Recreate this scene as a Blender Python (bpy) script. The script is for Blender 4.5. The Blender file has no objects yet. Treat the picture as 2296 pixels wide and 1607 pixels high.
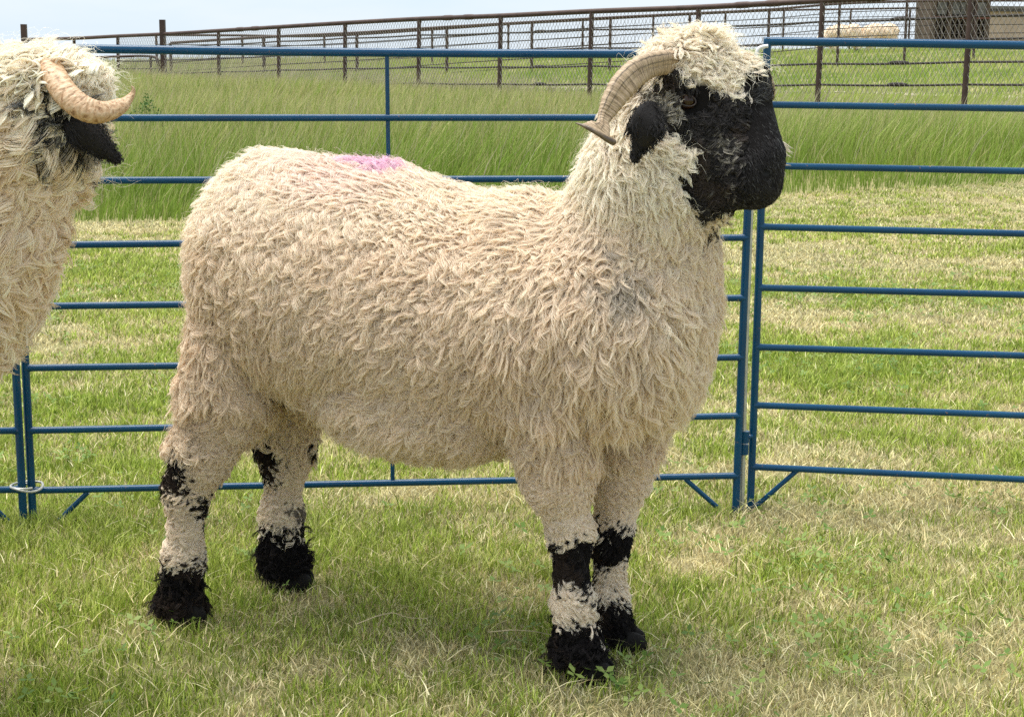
import bpy, math, numpy as np
from mathutils import Matrix, Vector
rng = np.random.default_rng(7)
SC = bpy.context.scene
COL = SC.collection
# ------------------------------------------------------------------ camera
EYE = 1.0; FPX = 3510.0; CU, CV = 1148.0, 803.5
PITCH = math.atan((CV-160.0)/FPX); ROLL = 0.008
F = np.array([0, math.cos(PITCH), -math.sin(PITCH)])
U0 = np.array([0, math.sin(PITCH), math.cos(PITCH)]); R0 = np.array([1., 0, 0])
R_ = R0*math.cos(ROLL)+U0*math.sin(ROLL); U_ = U0*math.cos(ROLL)-R0*math.sin(ROLL)
CAMP = np.array([0, 0, EYE])
cam = bpy.data.cameras.new('camera'); camo = bpy.data.objects.new('camera', cam); COL.objects.link(camo)
camo.matrix_world = Matrix(((R_[0], U_[0], -F[0], 0), (R_[1], U_[1], -F[1], 0), (R_[2], U_[2], -F[2], EYE), (0, 0, 0, 1)))
cam.sensor_width = 36; cam.sensor_fit = 'HORIZONTAL'; cam.lens = FPX/2296*36; cam.clip_start = .05; cam.clip_end = 6000
SC.camera = camo
# ------------------------------------------------------------------ light
SUN_EL, SUN_AZ = 74.0, -60.0       # azimuth measured from +Y (away from the camera) towards +X
w = bpy.data.worlds.new('World'); SC.world = w; w.use_nodes = True
nt = w.node_tree; nt.nodes.clear()
def N(t, nt_, **k):
    n = nt_.nodes.new(t)
    for a, b in k.items(): setattr(n, a, b)
    return n
sky = N('ShaderNodeTexSky', nt, sky_type='NISHITA', sun_disc=False, sun_elevation=math.radians(SUN_EL), sun_rotation=math.radians(SUN_AZ), air_density=1.0, dust_density=2.0)
geo = N('ShaderNodeNewGeometry', nt)
mp = N('ShaderNodeMapping', nt); mp.inputs['Scale'].default_value = (2.2, 2.2, 9.0)
noi = N('ShaderNodeTexNoise', nt); noi.inputs['Scale'].default_value = 1.6; noi.inputs['Detail'].default_value = 5; noi.inputs['Roughness'].default_value = .55
rmp = N('ShaderNodeValToRGB', nt)
rmp.color_ramp.elements[0].position = .36; rmp.color_ramp.elements[0].color = (6.1, 7.3, 8.3, 1)
rmp.color_ramp.elements[1].position = .66; rmp.color_ramp.elements[1].color = (7.3, 7.9, 8.6, 1)
mx = N('ShaderNodeMixRGB', nt); mx.inputs[0].default_value = .86
bg = N('ShaderNodeBackground', nt); bg.inputs[1].default_value = .1
out = N('ShaderNodeOutputWorld', nt)
L = nt.links.new
L(geo.outputs['Incoming'], mp.inputs[0]); L(mp.outputs[0], noi.inputs[0]); L(noi.outputs[0], rmp.inputs[0])
L(sky.outputs[0], mx.inputs[1]); L(rmp.outputs[0], mx.inputs[2]); L(mx.outputs[0], bg.inputs[0]); L(bg.outputs[0], out.inputs[0])
sun = bpy.data.lights.new('sun', 'SUN'); sun.energy = 4.5; sun.angle = math.radians(55); sun.color = (1, .95, .86)
suno = bpy.data.objects.new('sun', sun); COL.objects.link(suno)
el, az = math.radians(SUN_EL), math.radians(SUN_AZ)
sd = Vector((math.sin(az)*math.cos(el), math.cos(az)*math.cos(el), math.sin(el)))
suno.rotation_euler = sd.to_track_quat('Z', 'Y').to_euler()
SC.view_settings.view_transform = 'Standard'; SC.view_settings.look = 'None'; SC.view_settings.exposure = .42; SC.view_settings.gamma = 1
SC.render.engine = 'CYCLES'
SC.cycles.max_bounces = 9; SC.cycles.diffuse_bounces = 8; SC.cycles.transmission_bounces = 3; SC.cycles.use_denoising = False
try: SC.cycles_curves.shape = 'RIBBONS'; SC.cycles_curves.subdivisions = 1
except Exception: pass

# ------------------------------------------------------------------ geometry helpers
def ray(u, v):
    return F+np.multiply.outer((np.asarray(u, float)-CU)/FPX, R_)+np.multiply.outer((CV-np.asarray(v, float))/FPX, U_)
def P(u, v, Y):
    d = ray(u, v); return CAMP+d*(Y/d[1])
def G(u, v, z=0.):
    d = ray(u, v); return CAMP+d*((z-EYE)/d[2])
def proj(p):
    q = p-CAMP; dd = q@F; dd = np.where(np.abs(dd) < 1e-6, 1e-6, dd)
    return CU+FPX*(q@R_)/dd, CV-FPX*(q@U_)/dd, dd
def mpp(p): return float((p-CAMP)@F)/FPX      # metres per reference pixel at a point
def sst(a, b, x):
    t = np.clip((x-a)/(b-a), 0, 1); return t*t*(3-2*t)
_tab = rng.random((64, 64, 64))
def vn(p, s=1., off=0.):
    q = np.asarray(p)*s+off+100.; i = np.floor(q).astype(int); f = q-i; f = f*f*(3-2*f); i &= 63; j = (i+1) & 63
    x0, y0, z0 = i[..., 0], i[..., 1], i[..., 2]; x1, y1, z1 = j[..., 0], j[..., 1], j[..., 2]; fx, fy, fz = f[..., 0], f[..., 1], f[..., 2]
    a = _tab[x0, y0, z0]*(1-fx)+_tab[x1, y0, z0]*fx; b = _tab[x0, y1, z0]*(1-fx)+_tab[x1, y1, z0]*fx
    c = _tab[x0, y0, z1]*(1-fx)+_tab[x1, y0, z1]*fx; d = _tab[x0, y1, z1]*(1-fx)+_tab[x1, y1, z1]*fx
    return (a*(1-fy)+b*fy)*(1-fz)+(c*(1-fy)+d*fy)*fz
def norm(a): return a/np.maximum(np.linalg.norm(a, axis=-1, keepdims=True), 1e-9)

def tag(o, label=None, cat=None, group=None, kind=None):
    if label: o['label'] = label
    if cat: o['category'] = cat
    if group: o['group'] = group
    if kind: o['kind'] = kind
    return o
def empty(name, loc, label, cat, group=None):
    o = bpy.data.objects.new(name, None); COL.objects.link(o); o.location = Vector([float(c) for c in loc]); o.empty_display_size = .05
    bpy.context.view_layer.update()
    return tag(o, label, cat, group)
def link(o, parent):
    COL.objects.link(o)
    if parent is not None:
        o.parent = parent; o.matrix_parent_inverse = parent.matrix_world.inverted()
    return o
def mesh_np(name, V, loops, starts, totals, mat, parent=None, cols=None, smooth=False, uv=None):
    me = bpy.data.meshes.new(name)
    me.vertices.add(len(V)); me.vertices.foreach_set('co', np.asarray(V, np.float32).ravel())
    me.loops.add(len(loops)); me.loops.foreach_set('vertex_index', np.asarray(loops, np.int32))
    me.polygons.add(len(starts)); me.polygons.foreach_set('loop_start', np.asarray(starts, np.int32)); me.polygons.foreach_set('loop_total', np.asarray(totals, np.int32))
    if smooth: me.polygons.foreach_set('use_smooth', np.ones(len(starts), bool))
    if cols is not None:
        a = me.color_attributes.new('col', 'FLOAT_COLOR', 'POINT')
        c = np.ones((len(V), 4), np.float32); c[:, :3] = cols; a.data.foreach_set('color', c.ravel())
    if uv is not None:
        a = me.attributes.new('along', 'FLOAT_VECTOR', 'POINT'); a.data.foreach_set('vector', np.asarray(uv, np.float32).ravel())
    me.update(calc_edges=True); me.validate()
    me.materials.append(mat)
    return link(bpy.data.objects.new(name, me), parent)
class MB:
    "collects tubes, boxes and rings; builds ONE mesh"
    def __init__(s): s.v = []; s.f = []; s.n = 0
    def add(s, V, Fc):
        s.v.append(np.asarray(V, float)); s.f += [tuple(int(i)+s.n for i in f) for f in Fc]; s.n += len(V); return s
    def path(s, pts, r, seg=10, closed=False, caps=True):
        pts = np.asarray(pts, float); n = len(pts); r = np.broadcast_to(r, (n,)).astype(float)
        if closed: T = np.roll(pts, -1, 0)-np.roll(pts, 1, 0)
        else: T = np.gradient(pts, axis=0)
        T = norm(T); ref = np.array([0, 0, 1.]) if abs(T[0][2]) < .9 else np.array([0, 1., 0])
        a = norm(np.cross(T[0], ref)); V = []
        for i in range(n):
            a = norm(a-T[i]*(a@T[i])); b = np.cross(T[i], a)
            for k in range(seg):
                th = 2*math.pi*k/seg; V.append(pts[i]+r[i]*(math.cos(th)*a+math.sin(th)*b))
        Fc = []
        for i in range(n if closed else n-1):
            for k in range(seg):
                i2 = (i+1) % n; k2 = (k+1) % seg; Fc.append((i*seg+k, i*seg+k2, i2*seg+k2, i2*seg+k))
        if not closed and caps: Fc += [tuple(range(seg))[::-1], tuple((n-1)*seg+k for k in range(seg))]
        return s.add(V, Fc)
    def tube(s, a, b, r, seg=10): return s.path([a, b], r, seg)
    def box(s, c, ex, ey, ez):
        c, ex, ey, ez = map(lambda q: np.asarray(q, float), (c, ex, ey, ez))
        V = [c+i*ex+j*ey+k*ez for i in (-1, 1) for j in (-1, 1) for k in (-1, 1)]
        return s.add(V, [(0, 1, 3, 2), (4, 6, 7, 5), (0, 4, 5, 1), (2, 3, 7, 6), (0, 2, 6, 4), (1, 5, 7, 3)])
    def build(s, name, mat, parent=None, smooth=True, angle=40):
        me = bpy.data.meshes.new(name); me.from_pydata(np.concatenate(s.v).tolist(), [], s.f); me.update(); me.materials.append(mat)
        o = link(bpy.data.objects.new(name, me), parent)
        if smooth:
            me.polygons.foreach_set('use_smooth', np.ones(len(me.polygons), bool))
            me.set_sharp_from_angle(angle=math.radians(angle))
        return o
def curves(name, pts, rad, col, mat, parent=None):
    n, k = pts.shape[:2]
    hc = bpy.data.hair_curves.new(name); hc.add_curves([k]*n)
    hc.points.foreach_set('position', pts.astype(np.float32).ravel())
    ra = hc.attributes.get('radius') or hc.attributes.new('radius', 'FLOAT', 'POINT')
    ra.data.foreach_set('value', np.broadcast_to(rad, (n, k)).astype(np.float32).ravel())
    ca = hc.attributes.new('col', 'FLOAT_COLOR', 'POINT')
    c = np.ones((n, k, 4), np.float32); c[..., :3] = col if col.ndim == 3 else col[:, None, :]
    ca.data.foreach_set('color', c.ravel()); hc.materials.append(mat)
    return link(bpy.data.objects.new(name, hc), parent)

# ------------------------------------------------------------------ materials
def mat(name): 
    m = bpy.data.materials.new(name); m.use_nodes = True; return m, m.node_tree, m.node_tree.nodes['Principled BSDF']
def m_attr(name, rough=.7, spec=.2, transl=0., bump=None, sheen=0.):
    m, t, b = mat(name); a = N('ShaderNodeAttribute', t, attribute_name='col')
    b.inputs['Roughness'].default_value = rough; b.inputs['Specular IOR Level'].default_value = spec
    t.links.new(a.outputs['Color'], b.inputs['Base Color'])
    if bump:
        n = N('ShaderNodeTexNoise', t); n.inputs['Scale'].default_value = bump[0]; n.inputs['Detail'].default_value = 4
        bp = N('ShaderNodeBump', t); bp.inputs['Strength'].default_value = bump[1]; bp.inputs['Distance'].default_value = .004
        tc = N('ShaderNodeTexCoord', t); t.links.new(tc.outputs['Object'], n.inputs[0]); t.links.new(n.outputs[0], bp.inputs['Height']); t.links.new(bp.outputs[0], b.inputs['Normal'])
    if transl:
        tr = N('ShaderNodeBsdfTranslucent', t); ms = N('ShaderNodeMixShader', t); ms.inputs[0].default_value = transl
        t.links.new(a.outputs['Color'], tr.inputs[0]); t.links.new(b.outputs[0], ms.inputs[1]); t.links.new(tr.outputs[0], ms.inputs[2])
        t.links.new(ms.outputs[0], t.nodes['Material Output'].inputs[0])
    return m
def m_plain(name, c1, c2=None, scale=12, rough=.5, metal=0., bump=.0, spots=None, spec=.5, thr=(.35, .65)):
    m, t, b = mat(name); b.inputs['Roughness'].default_value = rough; b.inputs['Metallic'].default_value = metal; b.inputs['Specular IOR Level'].default_value = spec
    tc = N('ShaderNodeTexCoord', t); n = N('ShaderNodeTexNoise', t); n.inputs['Scale'].default_value = scale; n.inputs['Detail'].default_value = 6
    t.links.new(tc.outputs['Object'], n.inputs[0])
    r = N('ShaderNodeValToRGB', t); r.color_ramp.elements[0].position = thr[0]; r.color_ramp.elements[1].position = thr[1]
    r.color_ramp.elements[0].color = (*c1, 1); r.color_ramp.elements[1].color = (*(c2 or c1), 1)
    t.links.new(n.outputs[0], r.inputs[0]); last = r.outputs[0]
    if spots:
        n2 = N('ShaderNodeTexNoise', t); n2.inputs['Scale'].default_value = spots[1]; n2.inputs['Detail'].default_value = 5
        t.links.new(tc.outputs['Object'], n2.inputs[0])
        r2 = N('ShaderNodeValToRGB', t); r2.color_ramp.elements[0].position = spots[2]; r2.color_ramp.elements[1].position = spots[2]+.03
        mm = N('ShaderNodeMixRGB', t); mm.inputs[2].default_value = (*spots[0], 1)
        t.links.new(n2.outputs[0], r2.inputs[0]); t.links.new(r2.outputs[0], mm.inputs[0]); t.links.new(last, mm.inputs[1]); last = mm.outputs[0]
    t.links.new(last, b.inputs['Base Color'])
    if bump:
        bp = N('ShaderNodeBump', t); bp.inputs['Strength'].default_value = bump; bp.inputs['Distance'].default_value = .01
        t.links.new(n.outputs[0], bp.inputs['Height']); t.links.new(bp.outputs[0], b.inputs['Normal'])
    return m
M_BLUE = m_plain('blue_paint', (.0015, .045, .115), (.002, .060, .14), 9, .17, 0, .02, ((.20, .11, .07), 95, .70), .35)
M_BROWN = m_plain('rusty_pipe', (.045, .022, .016), (.075, .042, .032), 6, .6, .1, .1)
M_CABLE = m_plain('rusty_cable', (.035, .028, .025), (.07, .055, .05), 20, .6, .3)
M_GALV = m_plain('galvanised', (.42, .42, .38), (.55, .55, .50), 30, .4, .5)
M_MESHW = m_plain('chain_link_wire', (.26, .24, .22), (.36, .33, .30), 3, .6, .2)
M_ORANGE = m_plain('orange_paint', (.62, .22, .05), (.7, .28, .08), 12, .4)
M_WHITE = m_plain('white_paint', (.75, .75, .75), (.8, .8, .8), 12, .35)
M_WOOL = m_attr('wool_fibre', .85, .08, .12)
M_BLACKHAIR = m_attr('black_hair', .5, .3)
M_SKIN = m_attr('hide', .85, .1, 0, (160, .6))
M_EAR = m_attr('ear_hide', .7, .15, 0, (300, .4))
M_GRASS = m_attr('grass_blade', .55, .25, .3)
M_EYE = m_plain('eye', (.012, .005, .002), (.06, .024, .010), 60, .05, 0, 0, spec=.5)
M_EYE.node_tree.nodes['Principled BSDF'].inputs['IOR'].default_value = 1.42
def m_horn(name, c1, c2, dark, fr):
    m, t, b = mat(name); a = N('ShaderNodeAttribute', t, attribute_name='along'); b.inputs['Roughness'].default_value = .5
    mpn = N('ShaderNodeMapping', t); mpn.inputs['Scale'].default_value = (fr, .8 if fr > 40 else 3.2, 1)
    n = N('ShaderNodeTexNoise', t); n.inputs['Scale'].default_value = 1; n.inputs['Detail'].default_value = 3; n.inputs['Distortion'].default_value = .4
    t.links.new(a.outputs['Vector'], mpn.inputs[0]); t.links.new(mpn.outputs[0], n.inputs[0])
    r = N('ShaderNodeValToRGB', t); e = r.color_ramp.elements; e[0].position = .32; e[0].color = (*dark, 1); e[1].position = .68; e[1].color = (*c2, 1)
    k = e.new(.44); k.color = (*c1, 1)
    tc = N('ShaderNodeTexCoord', t); n2 = N('ShaderNodeTexNoise', t); n2.inputs['Scale'].default_value = 260; n2.inputs['Detail'].default_value = 3
    t.links.new(tc.outputs['Object'], n2.inputs[0])
    mm = N('ShaderNodeMixRGB', t, blend_type='MULTIPLY'); mm.inputs[0].default_value = .5
    t.links.new(n.outputs[0], r.inputs[0]); t.links.new(r.outputs[0], mm.inputs[1]); t.links.new(n2.outputs[0], mm.inputs[2])
    at = N('ShaderNodeAttribute', t, attribute_name='col'); m2 = N('ShaderNodeMixRGB', t, blend_type='MULTIPLY'); m2.inputs[0].default_value = 1
    t.links.new(mm.outputs[0], m2.inputs[1]); t.links.new(at.outputs['Color'], m2.inputs[2]); t.links.new(m2.outputs[0], b.inputs['Base Color'])
    bp = N('ShaderNodeBump', t); bp.inputs['Strength'].default_value = .8; bp.inputs['Distance'].default_value = .002
    t.links.new(n.outputs[0], bp.inputs['Height']); t.links.new(bp.outputs[0], b.inputs['Normal'])
    return m
M_HORN = m_horn('ridged_horn', (.50, .37, .23), (.72, .58, .40), (.12, .08, .05), 75)
M_HORN2 = m_horn('rough_horn', (.62, .38, .20), (.80, .58, .37), (.30, .15, .06), 22)

# ------------------------------------------------------------------ terrain
def terrain(X, Y):
    X = np.asarray(X, float); Y = np.asarray(Y, float)
    zc = 1.42+.0332*np.clip(X, -22, 22)
    s = np.clip((Y-19)/31, 0, 1); s = s**1.25
    s = np.where(s > .9, .9+.1*sst(.9, 1.15, s)*1.0, s)
    z = .3*sst(11, 18, Y)+(zc-.3)*s
    p = np.stack([X, Y, X*0], -1)
    return z+(vn(p, .35)-.5)*.10*sst(4, 14, Y)*(1-sst(60, 90, Y))+(vn(p, 1.7)-.5)*.012
gx = np.unique(np.concatenate([np.linspace(-3, 3, 61), np.linspace(-30, 30, 121), np.linspace(-300, 300, 61), np.linspace(-2500, 2500, 21)]))
gy = np.unique(np.concatenate([np.linspace(-3, 5, 81), np.linspace(5, 80, 151), np.linspace(80, 500, 31), np.linspace(500, 4000, 8), np.linspace(-500, -3, 8)]))
XX, YY = np.meshgrid(gx, gy, indexing='ij'); ZZ = terrain(XX, YY)
Vg = np.stack([XX, YY, ZZ], -1).reshape(-1, 3); nx, ny = len(gx), len(gy)
ii, jj = np.meshgrid(np.arange(nx-1), np.arange(ny-1), indexing='ij'); q = (ii*ny+jj).ravel()
lo = np.stack([q, q+ny, q+ny+1, q+1], -1)
M_GROUND, t, b = mat('turf_soil')
tc = N('ShaderNodeTexCoord', t); n1 = N('ShaderNodeTexNoise', t); n1.inputs['Scale'].default_value = .9; n1.inputs['Detail'].default_value = 8
n2 = N('ShaderNodeTexNoise', t); n2.inputs['Scale'].default_value = 60; n2.inputs['Detail'].default_value = 6
r1 = N('ShaderNodeValToRGB', t); r1.color_ramp.elements[0].position = .38; r1.color_ramp.elements[1].position = .62
r1.color_ramp.elements[0].color = (.15, .16, .045, 1); r1.color_ramp.elements[1].color = (.30, .26, .12, 1)
mm = N('ShaderNodeMixRGB', t, blend_type='OVERLAY'); mm.inputs[0].default_value = .8
t.links.new(tc.outputs['Object'], n1.inputs[0]); t.links.new(tc.outputs['Object'], n2.inputs[0]); t.links.new(n1.outputs[0], r1.inputs[0])
t.links.new(r1.outputs[0], mm.inputs[1]); t.links.new(n2.outputs[0], mm.inputs[2]); t.links.new(mm.outputs[0], b.inputs['Base Color']); b.inputs['Roughness'].default_value = .95
bp = N('ShaderNodeBump', t); bp.inputs['Strength'].default_value = .6; bp.inputs['Distance'].default_value = .02
t.links.new(n2.outputs[0], bp.inputs['Height']); t.links.new(bp.outputs[0], b.inputs['Normal'])
g = mesh_np('ground', Vg, lo.ravel(), np.arange(len(lo))*4, np.full(len(lo), 4), M_GROUND, smooth=True); tag(g, kind='structure')

# ------------------------------------------------------------------ grass
def blades(name, X, Y, H, W, lean, cb, ct, bend=.5, up=None, z0=None):
    "one mesh of bent two-segment blades; lean: (n,2) horizontal tip offset relative to height"
    n = len(X); Z = terrain(X, Y) if z0 is None else z0
    p = np.stack([X, Y, Z-.004], -1); a = rng.random(n)*math.pi*2
    # blades turn mostly broadside
    s = np.stack([np.cos(a), np.sin(a)*.8, 0*a], -1)*(W/2)[:, None]
    top = np.stack([lean[:, 0]*H, lean[:, 1]*H, H*np.sqrt(np.clip(1-.5*(lean**2).sum(1), .15, 1))], -1)
    mid = np.stack([top[:, 0]*(.5-.3*bend), top[:, 1]*(.5-.3*bend), top[:, 2]*(.5+.15*bend)], -1)
    V = np.stack([p-s, p+s, p+mid+s*.8, p+mid-s*.8, p+top], 1).reshape(-1, 3)
    o = np.arange(n)*5
    Q = np.stack([o, o+1, o+2, o+3], -1); T = np.stack([o+3, o+2, o+4], -1)
    loops = np.concatenate([Q, T], 1).ravel()
    starts = np.stack([np.arange(n)*7, np.arange(n)*7+4], -1).ravel(); tot = np.tile([4, 3], n)
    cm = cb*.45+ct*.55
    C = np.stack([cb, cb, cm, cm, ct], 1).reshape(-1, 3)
    return mesh_np(name, V, loops, starts, tot, M_GRASS, cols=C)
def scatter(y0, y1, dens, margin=.25):
    "points in the view wedge, dens(Y) per square metre"
    ys = np.linspace(y0, y1, 400); half = ys*.335+margin; lam = dens(ys)*2*half
    cdf = np.concatenate([[0], np.cumsum((lam[1:]+lam[:-1])/2*np.diff(ys))]); n = int(cdf[-1])
    Y = np.interp(rng.random(n)*cdf[-1], cdf, ys); X = (rng.random(n)*2-1)*(Y*.335+margin)
    return X, Y
def mixc(t, *cs):
    cs = np.array(cs); t = np.clip(t, 0, .9999)*(len(cs)-1); i = t.astype(int); f = (t-i)[:, None]; return cs[i]*(1-f)+cs[i+1]*f
def edge(X): return 11.6+.42*np.clip(X, -5, 6)+.35*(vn(np.stack([X, X*0, X*0], -1), .8)-.5)      # where the mown lawn ends
DRY = [(.80, .72, .38), (.68, .58, .30), (.90, .84, .54), (.52, .40, .20)]
GRN = [(.17, .29, .035), (.34, .46, .06), (.52, .61, .13), (.68, .71, .28)]
X, Y = scatter(1.9, 15, lambda y: 46000*np.minimum(1, (3.4/y))**1.75+0*y)
_n = 330000; Xo, Yo = (rng.random(_n)*2-1)*4.6, .3+rng.random(_n)**1.25*10; k = (np.abs(Xo) > Yo*.335+.24) | (Yo < 1.9); X, Y = np.concatenate([X, Xo[k]]), np.concatenate([Y, Yo[k]])   # lawn to both sides, sparser
k = Y < edge(X); X, Y = X[k], Y[k]
p = np.stack([X, Y, X*0], -1)
dry = .80+.10*(1-sst(2.5, 3.0, Y))-.35*np.exp(-((X-1.3)**2/.9+(Y-4.9)**2/1.6))+(vn(p, 1.1)-.5)*1.0+(vn(p, 5.2, 9.)-.5)*.9+(vn(p, 12., 19.)-.5)*.8+.12*sst(7, 10, Y)+.25*sst(-2, 0, Y-edge(X))
dry -= .25*np.exp(-((X+.1)**2/.5+(Y-2.95)**2/.12))  # greener patch below the ram: its soft shadow put into the grass colour
n = len(X); keepb = rng.random(n) < .35+1.1*vn(p, 15., 44.); X, Y, p, dry = X[keepb], Y[keepb], p[keepb], dry[keepb]; n = len(X); isdry = rng.random(n) < dry*.85
thk = vn(p, 2.7, 31.)
H = (.011+.018*rng.random(n)+.010*thk)*(1+.2*(1-isdry))*(1+.35*np.clip(.5-dry, 0, .6)); H[rng.random(n) < .015] *= 1.6
Wd = (.0016+.0016*rng.random(n))*np.clip(Y/3.0, 1, 3.2)*np.where((np.abs(X) > Y*.335+.26) | (Y < 1.9), 1.9, 1.)
aa = rng.random(n)*6.283; mag = np.where(isdry, .25+1.0*rng.random(n), .1+.7*rng.random(n))
lean = np.stack([np.cos(aa)*mag+.08, np.sin(aa)*mag], -1)
H = np.where(isdry, H*.85, H)
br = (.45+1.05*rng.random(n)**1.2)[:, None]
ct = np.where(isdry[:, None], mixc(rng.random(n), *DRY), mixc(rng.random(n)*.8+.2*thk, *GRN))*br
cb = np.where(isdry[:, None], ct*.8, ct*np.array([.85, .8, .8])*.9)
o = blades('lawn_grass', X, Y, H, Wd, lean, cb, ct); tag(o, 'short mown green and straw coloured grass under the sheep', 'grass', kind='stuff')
# dry thatch lying flat
X, Y = scatter(1.9, 7, lambda y: 900*np.minimum(1, (3.2/y))**2)
n = len(X); a = rng.random(n)*6.283; H = .015+.035*rng.random(n)
lean = np.stack([np.cos(a), np.sin(a)], -1)*1.25
ct = mixc(rng.random(n), *DRY)*(.8+.4*rng.random(n))[:, None]
o = blades('dry_grass_clippings', X, Y, H, .0015+.0012*rng.random(n), lean, ct, ct, z0=terrain(X, Y)+.012+.012*rng.random(n)); tag(o, 'dry straw clippings lying in the mown lawn', 'grass', kind='stuff')
# clover and broad leaves
X, Y = scatter(2.0, 8, lambda y: 420+0*y); p = np.stack([X, Y, X*0], -1)
k = vn(p, 3.1, 50.)*.6+vn(p, 9., 5.)*.4 > .60; X, Y = X[k], Y[k]; n = len(X)
Z = terrain(X, Y)+.018+.02*rng.random(n); R = .005+.006*rng.random(n); a0 = rng.random(n)*6.28; V = []; 
c = np.stack([X, Y, Z], -1); tilt = (rng.random((n, 2))-.5)*1.2
for j in range(3):
    a = a0+j*2.094; d = np.stack([np.cos(a), np.sin(a), 0*a+.2], -1); s = np.stack([-np.sin(a), np.cos(a), 0*a], -1)
    pts = [c, c+(d*.9+s*.55)*R[:, None], c+d*1.75*R[:, None], c+(d*.9-s*.55)*R[:, None]]
    V.append(np.stack(pts, 1))
V = np.stack(V, 1).reshape(-1, 3); off = V-np.repeat(c, 12, 0); V[:, 2] += (off[:, :2]*np.repeat(tilt, 12, 0)).sum(1)
cc = mixc(rng.random(n), (.10, .18, .03), (.18, .28, .06), (.28, .36, .10)); nq = n*3
o = mesh_np('clover', V, np.arange(len(V)), np.arange(nq)*4, np.full(nq, 4), M_GRASS, cols=np.repeat(cc, 12, 0)); tag(o, 'bright green clover leaves scattered in the lawn', 'clover', kind='stuff')
# tall uncut grass between lawn and pipe fence, leaning in the wind
F1Y0 = 33.
def f1(i): return np.array([-782+152.6*i, 0])/FPX*F1Y0, F1Y0*(1-.0474*i)     # world x and y of pipe-fence post i
def f1x(i): return (-782+152.6*i)/FPX*F1Y0
def fY(X): i = (X*FPX/F1Y0+782)/152.6; return F1Y0*(1-.0474*i)
X, Y = scatter(9, 34, lambda y: 900*np.minimum(1, (12/y))**1.1, 2.6)
k = (Y > edge(X)-.15*rng.random(len(X))) & (Y < fY(X)+.8); X, Y = X[k], Y[k]; n = len(X); p = np.stack([X, Y, X*0], -1)
dd = Y-edge(X); thk = vn(p, .9, 12.)*.6+vn(p, .28, 3.)*.4
H = (.14+.30*sst(0, 1.6, dd)*(.7+.5*thk))*(.7+.6*rng.random(n)); H *= 1-.35*sst(-6, 0, Y-fY(X))
lean = np.stack([-.12+.62*rng.random(n)+.7*(vn(p, 2.6, 77.)-.5), .4*(rng.random(n)-.5)], -1)
br = (.6+.7*rng.random(n))[:, None]
gcol = mixc(thk*.6+rng.random(n)*.4, (.16, .26, .035), (.25, .35, .06), (.36, .42, .11))
tcol = np.where((rng.random(n) < .22+.45*sst(.5, 5, dd))[:, None], mixc(rng.random(n), (.55, .47, .21), (.66, .58, .32), (.44, .42, .16)), gcol*1.15)
o = blades('tall_grass', X, Y, H, (.0045+.004*rng.random(n))*np.clip(Y/12, 1, 2.2), lean, gcol*br*.95, tcol*br); tag(o, 'tall uncut grass leaning in the wind before the pipe fence', 'grass', kind='stuff')
# pale seed heads
X, Y = scatter(10.5, 34, lambda y: 10+0*y, .6); X2, Y2 = scatter(14, 36, lambda y: 45+0*y, .6)
k = np.abs(Y2-fY(X2)) < 1.6+1.2*(X2 < 0); X, Y = np.concatenate([X, X2[k]]), np.concatenate([Y, Y2[k]])
k = (Y > edge(X)+.4) & (Y < fY(X)+2.5); X, Y = X[k], Y[k]; n = len(X); H = .38+.26*rng.random(n)
lean = np.stack([.2+.45*rng.random(n), .3*(rng.random(n)-.5)], -1); ct = mixc(rng.random(n), (.48, .43, .26), (.62, .56, .38), (.38, .36, .18))
o = blades('seed_heads', X, Y, H, .006+.004*rng.random(n)*Y/14, lean, ct*.6, ct, .3); tag(o, 'pale seed heads standing along the pipe fence', 'grass', kind='stuff')
# pasture beyond the fence
X, Y = scatter(17, 62, lambda y: 120*np.minimum(1, 24/y), 1.)
k = Y > fY(X)+.3; X, Y = X[k], Y[k]; n = len(X); p = np.stack([X, Y, X*0], -1); thk = vn(p, .5, 2.)*.5+vn(p, 2.1, 7.)*.5
trk = np.exp(-((Y-(31.5-.35*X))/1.0)**2)*sst(-1, 1, X)*(1-sst(9, 12, X))
left = 1-sst(-6, 0, X)
H = (.10+.14*rng.random(n)+.28*left*rng.random(n))*(1-.8*(trk > .5))
lean = np.stack([.1+.5*rng.random(n), .4*(rng.random(n)-.5)], -1)
gc = mixc(thk, (.16, .27, .04), (.26, .38, .06), (.38, .45, .10), (.52, .50, .24)); tn = mixc(rng.random(n), (.42, .37, .24), (.5, .43, .3))
s_ = rng.random(n) < .12+.75*left*sst(0, 8, Y-fY(X)); tcol = np.where(s_[:, None], tn, gc*1.1)
o = blades('pasture_grass', X, Y, H, .012+.012*rng.random(n), lean, gc*.9, tcol); tag(o, 'grazed green pasture grass beyond the pipe fence', 'grass', kind='stuff')
# bare dirt track
M_DIRT = m_plain('dirt', (.30, .25, .18), (.45, .39, .30), 3, .95, 0, .2)
xs = np.linspace(-.3, 12.5, 60); ws = np.linspace(-1, 1, 7); Vt = []
for x in xs:
    for w_ in ws:
        y = 31.5-.35*x+w_*(.75+.3*math.sin(x*2.1))*math.sin(min(1, (x+.4)/1.5)*1.57)*(.35+.65*float(vn(np.array([x, 2., 1.]), .7))); Vt.append((x, y, float(terrain(x, y))+.012+.0*w_))
Vt = np.array(Vt); a, b_ = np.meshgrid(np.arange(59), np.arange(6), indexing='ij'); q = (a*7+b_).ravel(); lo = np.stack([q, q+7, q+8, q+1], -1)
tag(mesh_np('dirt_track', Vt, lo.ravel(), np.arange(len(lo))*4, np.full(len(lo), 4), M_DIRT, smooth=True), kind='structure')
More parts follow.
